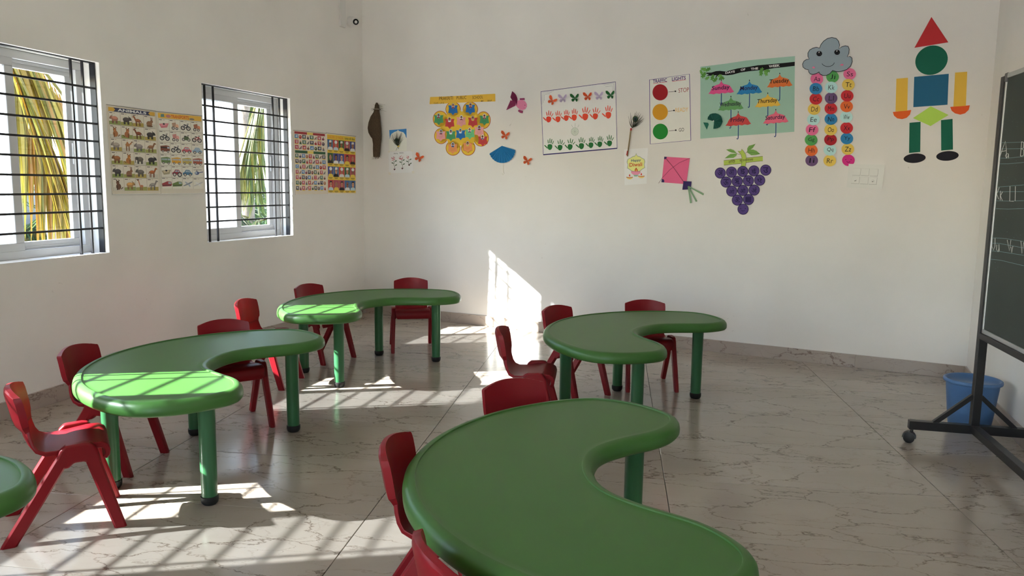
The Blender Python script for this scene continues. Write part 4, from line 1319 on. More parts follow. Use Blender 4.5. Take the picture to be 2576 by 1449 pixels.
COLS = [
    [('Aa', 228, 492, PKK, 'pink'), ('Bb', 218, 594, BLU, 'blue'), ('Cc', 218, 700, REDD, 'red'), ('Dd', 200, 806, YLW, 'yellow'), ('Ee', 192, 914, SKY_, 'pale blue'), ('Ff', 178, 1020, PKK, 'pink'), ('Gg', 168, 1126, GRN, 'green'), ('Hh', 170, 1234, ORN, 'orange'), ('Ii', 174, 1340, VIO, 'violet')],
    [('Jj', 392, 470, GRN, 'green'), ('Kk', 378, 580, SKY_, 'pale blue'), ('Ll', 376, 692, VIO, 'violet'), ('Mm', 374, 800, REDD, 'red'), ('Nn', 374, 910, BLU, 'blue'), ('Oo', 372, 1020, YLW, 'yellow'), ('Pp', 370, 1124, DRD, 'dark red'), ('Qq', 364, 1230, SKY_, 'pale blue'), ('Rr', 362, 1342, YLW, 'yellow')],
    [('Ss', 570, 440, PKK, 'pink'), ('Tt', 556, 552, YLW, 'yellow'), ('Uu', 544, 668, REDD, 'red'), ('Vv', 538, 778, ORN, 'orange'), ('Ww', 534, 888, SKY_, 'pale blue'), ('Xx', 538, 1002, REDD, 'red'), ('Yy', 540, 1112, BLU, 'blue'), ('Zz', 550, 1222, YLW, 'yellow'), ('smile', 556, 1338, MAG, 'magenta')]]
for ci, col in enumerate(COLS):
    for ri, (t, x, y, cc, cn) in enumerate(col):
        lb = ('%s paper disc lettered %s in the rain below the cloud' % (cn, t)) if t != 'smile' else 'magenta paper disc with a smiling face, touching the switch board'
        tc_ = ink(28, 26, 36) if t != 'smile' else ink(96, 20, 56)
        disc_thing('letter_disc', lb, 'paper disc', f, x, y, 66, cc, t, 'letter discs under the cloud', .0125 - .0009 * ri if False else .0035 + .0009 * (8 - ri) * (1 if ri else .4), tc_, .98 if t not in ('Ii', 'Ll', 'Jj') else .8, .82, ry=60, bold=-.004, shear=.12)

# ---- switch board
f = BW.crop(12.075, 2100, 380)
sw = tag(empty('switch_board', f.P(930, 760)), 'white wall switch board with rockers and two sockets', 'switch')
keep(prism(f, [(440, 402), (1505, 435), (1425, 1140), (372, 1095)], 0, .012, None), 'plate', SWITCH, sw, bevel=.003)
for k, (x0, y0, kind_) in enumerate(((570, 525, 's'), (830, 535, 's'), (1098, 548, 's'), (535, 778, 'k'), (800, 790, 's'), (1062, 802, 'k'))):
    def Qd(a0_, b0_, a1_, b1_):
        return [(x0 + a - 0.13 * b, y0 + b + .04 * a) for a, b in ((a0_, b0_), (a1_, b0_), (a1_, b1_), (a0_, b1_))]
    keep(prism(f, Qd(-6, -6, 232, 210), .0125, .0128, None), 'module_gap_shade', mat('switch_shade', (.20, .20, .19), .5, .3, noise=.02), sw)  # dark sheet: shade of the gaps around the modules, put in as colour
    if kind_ == 's':
        for a in (0, 114):
            keep(prism(f, Qd(a, 0, a + 109, 200), .0128, .0165 if not (k == 2 and a) else .0145, None), 'rocker', SWITCH, sw, bevel=.001)
    else:
        keep(prism(f, Qd(0, 0, 222, 200), .0128, .0150, None), 'socket', SWITCH, sw, bevel=.001)
        sk = MB(); c0 = f.P(x0 + 95, y0 + 110, .015)
        sk.lathe([(.0001, 0), (.009, 0), (.0075, .010), (.0001, .010)], 14)
        sk.v = [tuple(c0 + BW.e * v[0] + Vector((0, 0, 1)) * v[1] + BW.n * v[2]) for v in sk.v]
        keep(sk, 'socket_boss', SWITCH, sw, smooth=True)
        hl = Draw(f, .0253); hl.ell(x0 + 92, y0 + 125, 26, 10, ink(70, 70, 66), 0, 12, -.4); keep(hl, 'pin_hole', PAPER, sw)

# ---- man of paper shapes
f = BW.crop(3.622, 2220, 30)
def shape(name, label, pts, col, o=.0016):
    return solo(prism(f, pts, .0004, o, col), name, PAPER, label, 'paper shape', 'paper shape man')
shape('paper_triangle', 'red paper triangle forming the hat of the shape man', [(446, 46), (600, 277), (291, 327)], ink(164, 44, 48))
shape('paper_circle', 'dark green paper circle forming the head of the shape man', ring(447, 440, 152, 130, 40, -.45), ink(24, 88, 70))
shape('paper_square', 'blue paper square forming the body of the shape man', [(289, 592), (604, 564), (592, 846), (281, 868)], ink(36, 88, 118))
shape('paper_rectangle', 'yellow paper strip forming the arm nearer the letter discs', [(127, 609), (232, 600), (226, 900), (119, 908)], ink(210, 162, 66))
shape('paper_rectangle', 'yellow paper strip forming the arm nearer the blackboard', [(662, 553), (772, 545), (760, 856), (646, 864)], ink(210, 162, 66))
shape('paper_half_circle', 'orange half circle forming the hand nearer the letter discs', [(94, 912), (262, 894), (250, 935), (220, 965), (178, 977), (135, 970), (105, 945)], ink(212, 88, 40))
shape('paper_half_circle', 'orange half circle forming the hand nearer the blackboard', [(617, 866), (796, 851), (785, 893), (752, 924), (708, 936), (660, 924), (630, 900)], ink(206, 82, 40))
shape('paper_diamond', 'lime green paper diamond forming the hips of the shape man', [(440, 860), (602, 939), (438, 1040), (278, 967)], ink(158, 192, 84))
shape('paper_rectangle', 'dark green paper strip, leg of the shape man nearer the switch board', [(246, 1010), (347, 1001), (344, 1276), (242, 1286)], ink(24, 88, 70))
shape('paper_rectangle', 'dark green paper strip, leg of the shape man nearer the blackboard', [(533, 986), (638, 975), (642, 1254), (535, 1264)], ink(24, 88, 70))
shape('paper_ellipse', 'black paper ellipse, shoe of the shape man nearer the switch board', ring(293, 1333, 101, 43, 32, -.08), ink(30, 30, 38))
shape('paper_ellipse', 'black paper ellipse, shoe of the shape man nearer the blackboard', ring(592, 1312, 103, 44, 32, -.08), ink(30, 30, 38))

# ------------------------------------------------------------------ charts on the left wall
def left_frame(ya, yb):
    A = Vector((xl(ya) , ya, 0)); B = Vector((xl(yb), yb, 0))
    e = (B - A).normalized(); n = Vector((e.y, -e.x, 0))
    return Frame(A + n * .0035, e, n)
def chart(name, label, fr, quad, col, base=.0016):
    r = thing_sheet(name, label, 'chart', fr, quad, col, 'charts on the left wall', off=(-.001, .0012), m=LAMI)
    for k in (0, 2):
        tp = MB()
        a, b = fr.P(*quad[k], .002), fr.P(*quad[k + 1], .002)
        tp.tube([a, b], .0022, 6, ink(120, 116, 112) if k == 0 else ink(225, 225, 222))
        keep(tp, 'hanging_rail', LAMI, r)
    return r, Draw(fr, base, .0002)
def quadmap(q):
    """unit square -> crop quad (tl,tr,br,bl)"""
    def M(u, v):
        a = (q[0][0] + (q[1][0] - q[0][0]) * u, q[0][1] + (q[1][1] - q[0][1]) * u)
        b = (q[3][0] + (q[2][0] - q[3][0]) * u, q[3][1] + (q[2][1] - q[3][1]) * u)
        return (a[0] + (b[0] - a[0]) * v, a[1] + (b[1] - a[1]) * v)
    return M
class Cell:
    """draws in a 0..1 cell of a chart"""
    def __init__(s, d, M, u0, v0, u1, v1):
        s.d, s.M, s.a, s.b, s.w, s.h = d, M, u0, v0, u1 - u0, v1 - v0
    def p(s, x, y): return s.M(s.a + s.w * x, s.b + s.h * y)
    def poly(s, pts, col, L=1): s.d.poly([s.p(x, y) for x, y in pts], col, L)
    def ell(s, cx, cy, rx, ry, col, L=1, n=12, rot=0.0): s.poly(ring(cx, cy, rx, ry, n, rot), col, L)
    def bar(s, x0, y0, x1, y1, w, col, L=1):
        dx, dy = x1 - x0, y1 - y0; l = math.hypot(dx, dy); nx, ny = -dy / l * w / 2, dx / l * w / 2
        s.poly([(x0 + nx, y0 + ny), (x1 + nx, y1 + ny), (x1 - nx, y1 - ny), (x0 - nx, y0 - ny)], col, L)
    def text(s, t, x0, y0, x1, h, col, L=1, bold=0.0):
        vs, fs, _ = text2d(t, bold)
        o = s.d.off(L)
        s.d.add([s.d.fr.P(*s.p(x0 + (x1 - x0) * u, y0 - h * v), o) for u, v in vs], fs, col)

FL1 = left_frame(4.58, 5.0).crop(5.796, 260, 250)
FL2 = left_frame(5.0, 5.46).crop(5.796, 260, 250)
qa = [(40, 75), (762, 172), (832, 1375), (130, 1385)]
ra, d = chart('animals_chart', 'ANIMALS chart of small animal pictures, between the two windows, nearer the large window', FL1, qa, ink(186, 178, 166))
M = quadmap([(66, 108), (745, 190), (806, 1338), (140, 1340)])
H_ = Cell(d, M, 0, 0, 1, .045)
H_.poly([(0, 0), (1, 0), (1, 1.05), (0, 1.05)], ink(52, 56, 84), 0)
H_.poly([(0, 0), (.11, 0), (.15, .5), (.11, 1.05), (0, 1.05)], ink(190, 150, 62), 1); H_.poly([(1, 0), (.90, 0), (.86, .5), (.90, 1.05), (1, 1.05)], ink(190, 150, 62), 1)
H_.text('ANIMALS', .2, .88, .82, .74, ink(226, 222, 214), 1, .03)
AN = [((150, 104, 88), 0), ((62, 58, 58), 0), ((134, 82, 54), 1), ((128, 92, 66), 4), ((150, 100, 60), 3), ((146, 92, 58), 3), ((108, 58, 38), 1), ((52, 48, 48), 0), ((134, 124, 116), 0), ((160, 110, 70), 2), ((118, 110, 110), 0), ((120, 84, 60), 1), ((128, 84, 52), 0), ((158, 102, 52), 3), ((84, 78, 72), 5), ((46, 44, 46), 0), ((60, 56, 58), 0), ((126, 88, 66), 4), ((84, 80, 76), 0), ((150, 84, 46), 1), ((92, 62, 46), 3), ((160, 122, 74), 0), ((170, 110, 80), 6), ((120, 116, 112), 1)]
GND = [(126, 136, 80), (180, 176, 166), (156, 138, 74), (140, 140, 80)]
for r in range(6):
    for c_ in range(4):
        i = r * 4 + c_
        ce = Cell(d, M, c_ / 4, .05 + r * .158, (c_ + 1) / 4, .05 + (r + 1) * .158)
        ce.poly([(.02, .03), (.98, .03), (.98, .97), (.02, .97)], ink(196, 190, 180), 0)
        g = GND[(i * 7 + r) % 4]
        ce.poly([(.02, .72), (.98, .66), (.98, .97), (.02, .97)], ink(*g), 1)
        ce.bar(.08, .10, .34, .10, .05, ink(60, 56, 56), 1); ce.bar(.4, .10, .55, .10, .03, ink(150, 120, 110), 1)
        ce.bar(0, 0, 1, 0, .018, ink(120, 116, 110), 1); ce.bar(0, 0, 0, 1, .014, ink(120, 116, 110), 1)
        col, ty = AN[i]; co = ink(*col); dk = ink(*[int(v * .72) for v in col]); lt = ink(*[min(255, int(v * 1.22)) for v in col])
        fx_ = 1 if i % 2 else -1
        def X(v): return .5 + fx_ * (v - .5)
        if ty in (0, 5):
            for lx in (.30, .38, .62, .70): ce.bar(X(lx), .6, X(lx + .01), .88, .075, dk, 2)
            ce.ell(.5, .52, .30, .19, co, 3, 14); ce.ell(.5, .45, .24, .10, lt, 4, 12)
            ce.ell(X(.80), .44 if ty == 0 else .46, .13, .13, co, 3, 12)
            if ty == 5: ce.bar(X(.88), .48, X(.92), .80, .06, co, 3); ce.ell(X(.72), .46, .09, .13, dk, 4, 10)
            else: ce.ell(X(.90), .50, .06, .07, dk, 3, 10); ce.bar(X(.74), .34, X(.70), .24, .05, dk, 3)
        elif ty == 1:
            for lx in (.32, .40, .62, .68): ce.bar(X(lx), .55, X(lx - .02), .92, .055, dk, 2)
            ce.ell(.5, .50, .24, .14, co, 3, 14); ce.ell(.48, .45, .18, .07, lt, 4, 10); ce.bar(X(.68), .50, X(.82), .22, .13, co, 3); ce.ell(X(.86), .22, .11, .06, co, 4, 10, fx_ * .4); ce.bar(X(.28), .46, X(.17), .66, .05, dk, 3)
        elif ty == 2:
            for lx in (.36, .42, .58, .64): ce.bar(X(lx), .5, X(lx), .92, .05, dk, 2)
            ce.ell(.5, .45, .20, .13, co, 3, 12); ce.ell(.48, .33, .09, .12, co, 4, 10); ce.bar(X(.66), .46, X(.78), .30, .09, co, 3); ce.bar(X(.78), .40, X(.84), .22, .07, co, 3); ce.ell(X(.88), .22, .08, .05, dk, 4, 8)
        elif ty == 3:
            ce.ell(.5, .66, .22, .24, co, 3, 14); ce.ell(X(.56), .36, .14, .15, co, 4, 12); ce.bar(X(.46), .25, X(.43), .15, .08, dk, 4); ce.bar(X(.64), .25, X(.67), .15, .08, dk, 4); ce.ell(X(.58), .42, .06, .06, lt, 5, 8); ce.bar(X(.6), .6, X(.62), .92, .09, dk, 4); ce.bar(X(.3), .85, X(.12), .72, .06, dk, 3)
        elif ty == 4:
            ce.ell(.48, .66, .25, .22, co, 3, 14); ce.ell(X(.68), .46, .12, .12, co, 4, 12); ce.bar(X(.64), .38, X(.60), .12, .06, co, 4); ce.bar(X(.72), .38, X(.72), .14, .06, dk, 4); ce.ell(.5, .84, .28, .07, dk, 4, 10)
        else:
            for lx in (.42, .48, .56, .62): ce.bar(X(lx), .62, X(lx), .94, .045, dk, 2)
            ce.ell(.52, .62, .15, .10, co, 3, 12); ce.bar(X(.62), .60, X(.74), .18, .08, co, 3); ce.ell(X(.79), .16, .08, .045, dk, 4, 8)
keep(d, 'printed_pictures', LAMI, ra)['kind'] = 'stuff'

qt = [(768, 178), (1440, 242), (1470, 1372), (838, 1378)]
rt, d = chart('transports_chart', 'TRANSPORTS chart of small vehicle pictures, beside the narrower window', FL2, qt, ink(190, 184, 174))
M = quadmap([(790, 194), (1424, 250), (1462, 1310), (852, 1305)])
H_ = Cell(d, M, 0, 0, 1, .07)
H_.poly([(0, 0), (1, 0), (1, .95), (0, .95)], ink(198, 158, 64), 0)
H_.poly([(.07, .2), (.14, .15), (.15, .7), (.06, .75)], ink(90, 120, 120), 1); H_.ell(.24, .5, .06, .3, ink(170, 110, 110), 1); H_.ell(.78, .7, .06, .2, ink(120, 110, 100), 1)
H_.text('TRANSPORTS', .30, .80, .71, .62, ink(176, 72, 40), 1, .02)
TRV = [('boat', (186, 110, 120)), ('cart', (160, 130, 110)), ('bike', (60, 62, 74)), ('cart', (150, 100, 80)), ('bike', (56, 56, 60)), ('cart', (176, 120, 116)), ('scoot', (78, 92, 66)), ('bike', (150, 56, 60)), ('auto', (120, 70, 56)), ('bike', (50, 52, 58)), ('car', (176, 84, 96)), ('car', (130, 156, 180)), ('bus', (96, 120, 74)), ('bus', (196, 146, 52)), ('bus', (170, 150, 84)), ('truck', (150, 78, 62)), ('boat', (150, 140, 116)), ('tract', (136, 50, 62)), ('car', (66, 108, 142)), ('heli', (76, 84, 122)), ('train', (136, 46, 56)), ('train', (92, 112, 60)), ('plane', (120, 126, 136)), ('plane', (176, 174, 176))]
for r in range(6):
    for c_ in range(4):
        i = r * 4 + c_
        ce = Cell(d, M, c_ / 4, .075 + r * .154, (c_ + 1) / 4, .075 + (r + 1) * .154)
        ce.poly([(.02, .03), (.98, .03), (.98, .97), (.02, .97)], ink(200, 196, 188), 0)
        ce.bar(.06, .10, .34, .10, .05, ink(58, 56, 58), 1); ce.bar(.42, .10, .62, .10, .03, ink(150, 120, 110), 1)
        ce.bar(0, 0, 1, 0, .018, ink(126, 122, 116), 1); ce.bar(0, 0, 0, 1, .014, ink(126, 122, 116), 1)
        ty, col = TRV[i]; co = ink(*col); dk = ink(44, 44, 48); lt = ink(*[min(255, int(v * 1.25)) for v in col]); gl_ = ink(150, 164, 176)
        def wheel(x, y, r_):
            ce.ell(x, y, r_, r_ * .95, dk, 4, 14); ce.ell(x, y, r_ * .62, r_ * .6, ink(176, 172, 166), 5, 12)
        if ty == 'boat':
            ce.poly([(.05, .45), (.95, .35), (.80, .72), (.25, .80)], co, 2); ce.poly([(.2, .5), (.8, .42), (.72, .56), (.28, .62)], lt, 3); ce.ell(.5, .44, .10, .08, dk, 4, 8)
        elif ty == 'cart':
            ce.poly([(.25, .30), (.60, .22), (.66, .62), (.30, .66)], co, 2); ce.ell(.72, .55, .16, .18, lt, 2, 10); wheel(.35, .74, .15); wheel(.68, .76, .13)
        elif ty in ('bike', 'scoot'):
            r_ = .21 if ty == 'bike' else .15
            wheel(.26, .66, r_); wheel(.76, .68, r_); ce.bar(.26, .66, .48, .42, .05, co, 6); ce.bar(.48, .42, .70, .40, .07, co, 6); ce.bar(.70, .36, .76, .68, .05, co, 6); ce.bar(.48, .66, .70, .42, .06, co, 6); ce.ell(.42, .38, .12, .05, dk, 6, 8); ce.bar(.62, .30, .80, .28, .05, dk, 6)
            if ty == 'scoot': ce.ell(.5, .55, .22, .18, co, 6, 12)
        elif ty in ('auto', 'bus', 'truck', 'train'):
            if ty == 'train':
                ce.poly([(.02, .55), (.55, .35), (.92, .38), (.97, .62), (.90, .76), (.05, .80)], co, 2); ce.poly([(.62, .42), (.88, .43), (.90, .56), (.64, .56)], gl_, 3); ce.bar(.05, .70, .92, .68, .05, dk, 3)
            else:
                ce.poly([(.06, .34), (.62, .26), (.92, .32), (.96, .72), (.70, .80), (.08, .76)], co, 2)
                for k in range(4): ce.poly([(.12 + k * .14, .40), (.23 + k * .14, .39), (.23 + k * .14, .53), (.12 + k * .14, .54)], gl_ if ty != 'auto' else dk, 3)
                ce.poly([(.70, .38), (.90, .40), (.91, .54), (.71, .54)], gl_, 3)
                wheel(.28, .78, .11); wheel(.76, .80, .11)
        elif ty in ('car', 'tract'):
            ce.poly([(.05, .60), (.22, .52), (.36, .32), (.70, .34), (.84, .54), (.97, .60), (.95, .76), (.08, .76)], co, 2); ce.poly([(.30, .52), (.40, .38), (.54, .38), (.54, .52)], gl_, 3); ce.poly([(.58, .38), (.68, .40), (.76, .53), (.58, .53)], gl_, 3)
            wheel(.27, .76, .14 if ty == 'car' else .17); wheel(.75, .76, .13 if ty == 'car' else .22)
        elif ty == 'heli':
            ce.ell(.40, .58, .22, .16, co, 2, 12); ce.bar(.55, .55, .98, .46, .07, co, 2); ce.bar(.08, .30, .86, .28, .03, dk, 3); ce.bar(.40, .30, .40, .45, .04, dk, 3); ce.ell(.32, .56, .11, .10, gl_, 3, 10)
        else:
            ce.poly([(.05, .70), (.70, .40), (.95, .32), (.90, .44), (.55, .62), (.10, .76)], co, 2); ce.poly([(.35, .58), (.20, .36), (.32, .36), (.56, .50)], lt, 3); ce.poly([(.48, .60), (.66, .82), (.74, .78), (.64, .54)], lt, 3)
keep(d, 'printed_pictures', LAMI, rt)['kind'] = 'stuff'

FL3 = left_frame(6.54, 6.99).crop(7.628, 730, 310)
FL4 = left_frame(6.99, 7.44).crop(7.628, 730, 310)
qh = [(60, 132), (688, 195), (712, 1362), (98, 1372)]
rh, d = chart('hindi_letters_chart', 'Hindi alphabet chart of coloured letter squares and pictures, right of the narrower window', FL3, qh, ink(196, 188, 176))
M = quadmap([(78, 152), (662, 208), (695, 1305), (112, 1308)])
Cell(d, M, 0, 0, 1, .04).poly([(0, 0), (1, 0), (1, 1), (0, 1)], ink(140, 42, 48), 0)
Cell(d, M, .41, 0, .61, .04).poly([(0, 0), (1, 0), (1, 1), (0, 1)], ink(200, 180, 96), 1)
Cell(d, M, 0, .315, 1, .36).poly([(0, 0), (1, 0), (1, 1), (0, 1)], ink(46, 84, 56), 0)
Cell(d, M, .41, .315, .61, .36).poly([(0, 0), (1, 0), (1, 1), (0, 1)], ink(200, 180, 96), 1)
LET = ['अआइई', 'उऊऋए', 'ऐओऔअ', 'कखगघङ', 'चछजझञ', 'टठडढण', 'तथदधन', 'पफबभम', 'यरलवश', 'षसहकत']
SQ = [(66, 112, 160), (44, 84, 60), (162, 48, 56), (44, 40, 52), (166, 58, 76)]
ICO = [(150, 40, 40), (110, 70, 60), (70, 60, 80), (60, 80, 50), (150, 100, 70), (90, 90, 96), (120, 50, 70)]
v = .045
for r, row in enumerate(LET):
    if r == 3: v = .368
    h = .090 if r < 3 else .090
    n = len(row)
    cw = 1 / (n * 2) if r < 3 else 1 / (n * 2 - (1 if r < 6 else 0))
    for k, ch in enumerate(row):
        u0 = k * 2 * cw
        ce = Cell(d, M, u0 + .004, v + .004, u0 + cw - .004, v + h - .006)
        ce.poly([(0, 0), (1, 0), (1, .78), (0, .78)], ink(*SQ[(k * 3 + r * 2 + (k * r) % 2) % 5]), 0)
        ce.poly([(0, .82), (1, .82), (1, .97), (0, .97)], ink(196, 170, 70), 0)
        ce.text(ch, .2, .66, .82, .52, ink(222, 220, 214), 1, .02)
        if u0 + 2 * cw <= 1.001:
            ce = Cell(d, M, u0 + cw + .004, v + .004, u0 + 2 * cw - .004, v + h - .006)
            ic = ink(*ICO[(k * 2 + r * 3) % 7])
            s_ = (k + r) % 4
            if s_ == 0: ce.ell(.5, .5, .40, .40, ic, 1, 14); ce.ell(.42, .4, .14, .14, ink(190, 150, 130), 2, 8)
            elif s_ == 1: ce.poly([(.2, .85), (.3, .4), (.5, .1), (.7, .35), (.85, .9)], ic, 1); ce.ell(.5, .3, .16, .16, ink(160, 120, 90), 2, 10)
            elif s_ == 2: ce.bar(.15, .8, .85, .2, .22, ic, 1); ce.ell(.6, .6, .22, .2, ink(120, 110, 110), 2, 10)
            else: ce.ell(.5, .6, .36, .24, ic, 1, 12); ce.bar(.5, .6, .6, .1, .16, ic, 1)
    v += h
keep(d, 'printed_pictures', LAMI, rh)['kind'] = 'stuff'

ql = [(686, 186), (1258, 250), (1270, 1366), (714, 1362)]
rl, d = chart('leaders_chart', 'yellow LEADERS OF INDIA chart with rows of portraits, next to the corner', FL4, ql, ink(196, 188, 176))
M = quadmap([(706, 210), (1246, 268), (1252, 1336), (726, 1330)])
Cell(d, M, 0, 0, 1, 1).poly([(0, 0), (1, 0), (1, 1), (0, 1)], ink(204, 172, 62), 0)
H_ = Cell(d, M, 0, 0, 1, .08)
H_.text('LEADERS OF INDIA', .02, .82, .57, .62, ink(190, 92, 36), 1, .0)
H_.text('भारत के नेता', .61, .78, .98, .50, ink(70, 84, 40), 1, .02)
BGP = [(62, 96, 140), (168, 62, 66), (48, 84, 60), (150, 70, 84), (64, 70, 130)]
for r in range(4):
    for k in range(5):
        ce = Cell(d, M, k * .2 + .003, .085 + r * .232, k * .2 + .197, .085 + r * .232 + .178)
        ce.poly([(0, 0), (1, 0), (1, 1), (0, 1)], ink(*BGP[(k + r * 2 + (r * k) % 2) % 5]), 1)
        cl_ = ink(*[(206, 206, 204), (40, 36, 40), (210, 176, 72), (170, 190, 206)][(k * 3 + r) % 4])
        ce.poly([(.05, 1), (.12, .78), (.38, .68), (.66, .68), (.90, .78), (.97, 1)], cl_, 2)
        sk_ = ink(*[(150, 104, 80), (168, 116, 90), (132, 88, 66), (186, 140, 108)][(k + r) % 4])
        ce.poly([(.40, .72), (.40, .56), (.64, .56), (.64, .72)], sk_, 3)
        ce.ell(.52, .43, .21, .27, sk_, 4, 16)
        hs = (k * 2 + r * 3) % 4
        if hs == 0: ce.poly([(.28, .30), (.34, .08), (.72, .06), (.78, .26)], ink(206, 206, 202), 5)
        elif hs == 1: ce.poly([(.29, .38), (.30, .18), (.44, .10), (.64, .10), (.76, .20), (.76, .38), (.68, .24), (.40, .24)], ink(40, 36, 38), 5)
        elif hs == 2: ce.ell(.52, .22, .27, .17, ink(196, 200, 204), 5, 14)
        else: ce.bar(.31, .36, .31, .52, .06, ink(120, 116, 112), 5); ce.bar(.73, .36, .73, .52, .06, ink(120, 116, 112), 5)
        ce.bar(.40, .40, .48, .40, .03, ink(50, 34, 30), 5); ce.bar(.58, .40, .66, .40, .03, ink(50, 34, 30), 5); ce.bar(.46, .57, .60, .57, .03, ink(110, 56, 50), 5)
        if (k + r) % 3 == 0: ce.ell(.44, .41, .07, .05, ink(60, 50, 50), 6, 10); ce.ell(.62, .41, .07, .05, ink(60, 50, 50), 6, 10)
        ce.bar(.15, 1.09, .85, 1.09, .05, ink(90, 76, 40), 1); ce.bar(.25, 1.18, .75, 1.18, .035, ink(110, 92, 44), 1)
keep(d, 'printed_portraits', LAMI, rl)['kind'] = 'stuff'

# ------------------------------------------------------------------ security camera on the left wall
ye = 7.40
d_ = (xl(ye + 1e-3) - xl(ye - 1e-3)) / 2e-3
nL = Vector((1, -d_, 0)).normalized(); eL = Vector((d_, 1, 0)).normalized()
cp = Vector((xl(ye), ye, 2.862))
sc_ = tag(empty('security_camera', cp), 'white dome security camera with a black lens, high by the room corner', 'camera')
def local(mb):
    mb.v = [tuple(eL * v[0] + nL * v[1] + Vector((0, 0, 1)) * v[2]) for v in mb.v]
    return mb
b = MB().lathe([(.050, 0), (.052, .010), (.049, .034), (.040, .046)], 28)
b.v = [(v[0], v[2], v[1]) for v in b.v]
fixn(local(b).build('base_ring', CAMW, sc_, smooth=True))
bl_ = MB()
prof = [(.040 * math.sin(PI * k / 12), -.040 * math.cos(PI * k / 12)) for k in range(13)]
bl_.lathe([(max(r, 1e-5), z) for r, z in prof], 28, (0, 0, 0))
look = (CAM - cp).normalized(); look = (look * .6 + Vector((.5, -.5, -.25))).normalized()
cb = nL * .058
bl_.v = [tuple(cb + Vector(v)) for v in bl_.v]
fixn(bl_.build('ball', CAMW, sc_, smooth='all'))
ls = MB().lathe([(1e-5, .0), (.026, 0), (.0275, -.004), (.029, -.014)], 24)
zq = look.to_track_quat('Z', 'Y')
ls.v = [tuple(cb + look * .037 + zq @ Vector(v)) for v in ls.v]
fixn(ls.build('lens', LENS, sc_, smooth=True))
for s_ in (-1, 1):
    dt = MB().lathe([(1e-5, .0012), (.0032, .0)], 10)
    dt.v = [tuple(cb + look * .0375 + zq @ (Vector(v) + Vector((s_ * .009, -.013, 0)))) for v in dt.v]
    dt.build('indicator', mat('indicator', (.35, .33, .34), .3, .5, noise=.02), sc_)
tr = MB(); 
y0_, y1_ = 7.235, 7.315
A = Vector((xl(y0_), y0_, 2.79)); B = Vector((xl(y1_), y1_, 2.79))
o = solo(MB().obox(A - nL * .004, B - A, nL * .022, (0, 0, CEIL - 2.79)), 'cable_trunking', CAMW, 'white vertical cable trunking beside the security camera, running to the ceiling', 'trunking', bevel=.003)

# ------------------------------------------------------------------ blackboard on its wheeled stand
PD_ = Vector((1.87, 4.15, 0)); bdir = Vector((-.0995, -.995, 0)); bn = Vector((-.995, .0995, 0))   # bn faces the room
bb = tag(empty('chalkboard_stand', PD_), 'green chalkboard on a black wheeled stand with alphabet writing', 'chalkboard')
zz = Vector((0, 0, 1))
BL = 1.8
def rb(name, o, ax, ay, az, m, parent=None, **kw):
    return MB().obox(o, ax, ay, az).build(name, m, parent or bb, **kw)
def post(s):
    c = bdir * s
    rb('post', c - bdir * .02 - bn * .02 + zz * .10, bdir * .04, bn * .04, zz * 1.775, BLACKM, bevel=.002)
    # foot across the board
    rb('foot_bar', c - bdir * .02 - bn * .31 + zz * .072, bdir * .04, bn * .62, zz * .045, BLACKM, bevel=.002)
    for sg in (1, -1):
        m = MB()
        a = c + bn * sg * .018 + zz * .27; b_ = c + bn * sg * .19 + zz * .112
        dv = (b_ - a).normalized(); sd_ = bdir * .011; up_ = dv.cross(bdir).normalized() * .011
        vs = [p + sd_ * i + up_ * j for p in (a, b_) for i, j in ((1, 1), (-1, 1), (-1, -1), (1, -1))]
        m.add(vs, [(0, 1, 2, 3), (7, 6, 5, 4)] + [(k, 4 + k, 4 + (k + 1) % 4, (k + 1) % 4) for k in range(4)])
        fixn(m.build('brace', BLACKM, bb))
        # castor
        cc = c + bn * sg * .292
        ca = MB().tube([cc + zz * .075, cc + zz * .055], .008, 8).build('castor', BLACKM, bb)
        cw_ = MB(); w0 = cc + bdir * .012 + bn * sg * .014 + zz * .028
        ax_ = (bdir * .9 + bn * .3).normalized()
        cw_.tube([w0 - ax_ * .018, w0 - ax_ * .016, w0 + ax_ * .016, w0 + ax_ * .018], [.022, .0275, .0275, .022], 20)
        cw_.build('wheel', RUBBER, ca, smooth=True)
        hd = MB(); hd.tube([w0 - ax_ * .021, w0 + ax_ * .021], [.031, .031], 20)
        hd.v = [tuple(v) for v in hd.v if True]
        hm = MB()
        for k in range(9):
            t0 = PI * k / 9; t1 = PI * (k + 1) / 9
            u_ = ax_.cross(zz).normalized()
            q_ = []
            for t in (t0, t1):
                for rr in (.0285, .0325):
                    for sd2 in (-.021, .021): q_.append(w0 + (u_ * math.cos(t) + zz * math.sin(t)) * rr + ax_ * sd2)
            hm.add(q_, [(0, 1, 5, 4), (2, 6, 7, 3), (0, 4, 6, 2), (1, 3, 7, 5)])
        hm.build('hood', BLACKM, ca)
post(0.0); post(BL + .04)
rb('long_bar', bdir * .0 - bn * .02 + zz * .078, bdir * (BL + .04), bn * .04, zz * .04, BLACKM, bevel=.002)
bt, bz0, bz1 = .016, .635, 1.882
o0 = bdir * .022 + bn * .0
rb('rail', bdir * .02 - bn * .022 + zz * .575, bdir * BL, bn * .046, zz * .030, BLACKM, bevel=.002)
wb = rb('writing_surface', bdir * .035 - bn * bt / 2 + zz * .62, bdir * (BL - .03), bn * bt, zz * 1.25, BOARD)
rb('frame_strip', bdir * .021 - bn * .014 + zz * .605, bdir * .016, bn * .028, zz * 1.28, ALU, bevel=.003)
rb('frame_strip', bdir * (BL - .005) - bn * .014 + zz * .605, bdir * .022, bn * .028, zz * 1.28, ALU, bevel=.003)
rb('frame_strip', bdir * .021 - bn * .014 + zz * .605, bdir * BL, bn * .028, zz * .022, ALU, bevel=.003)
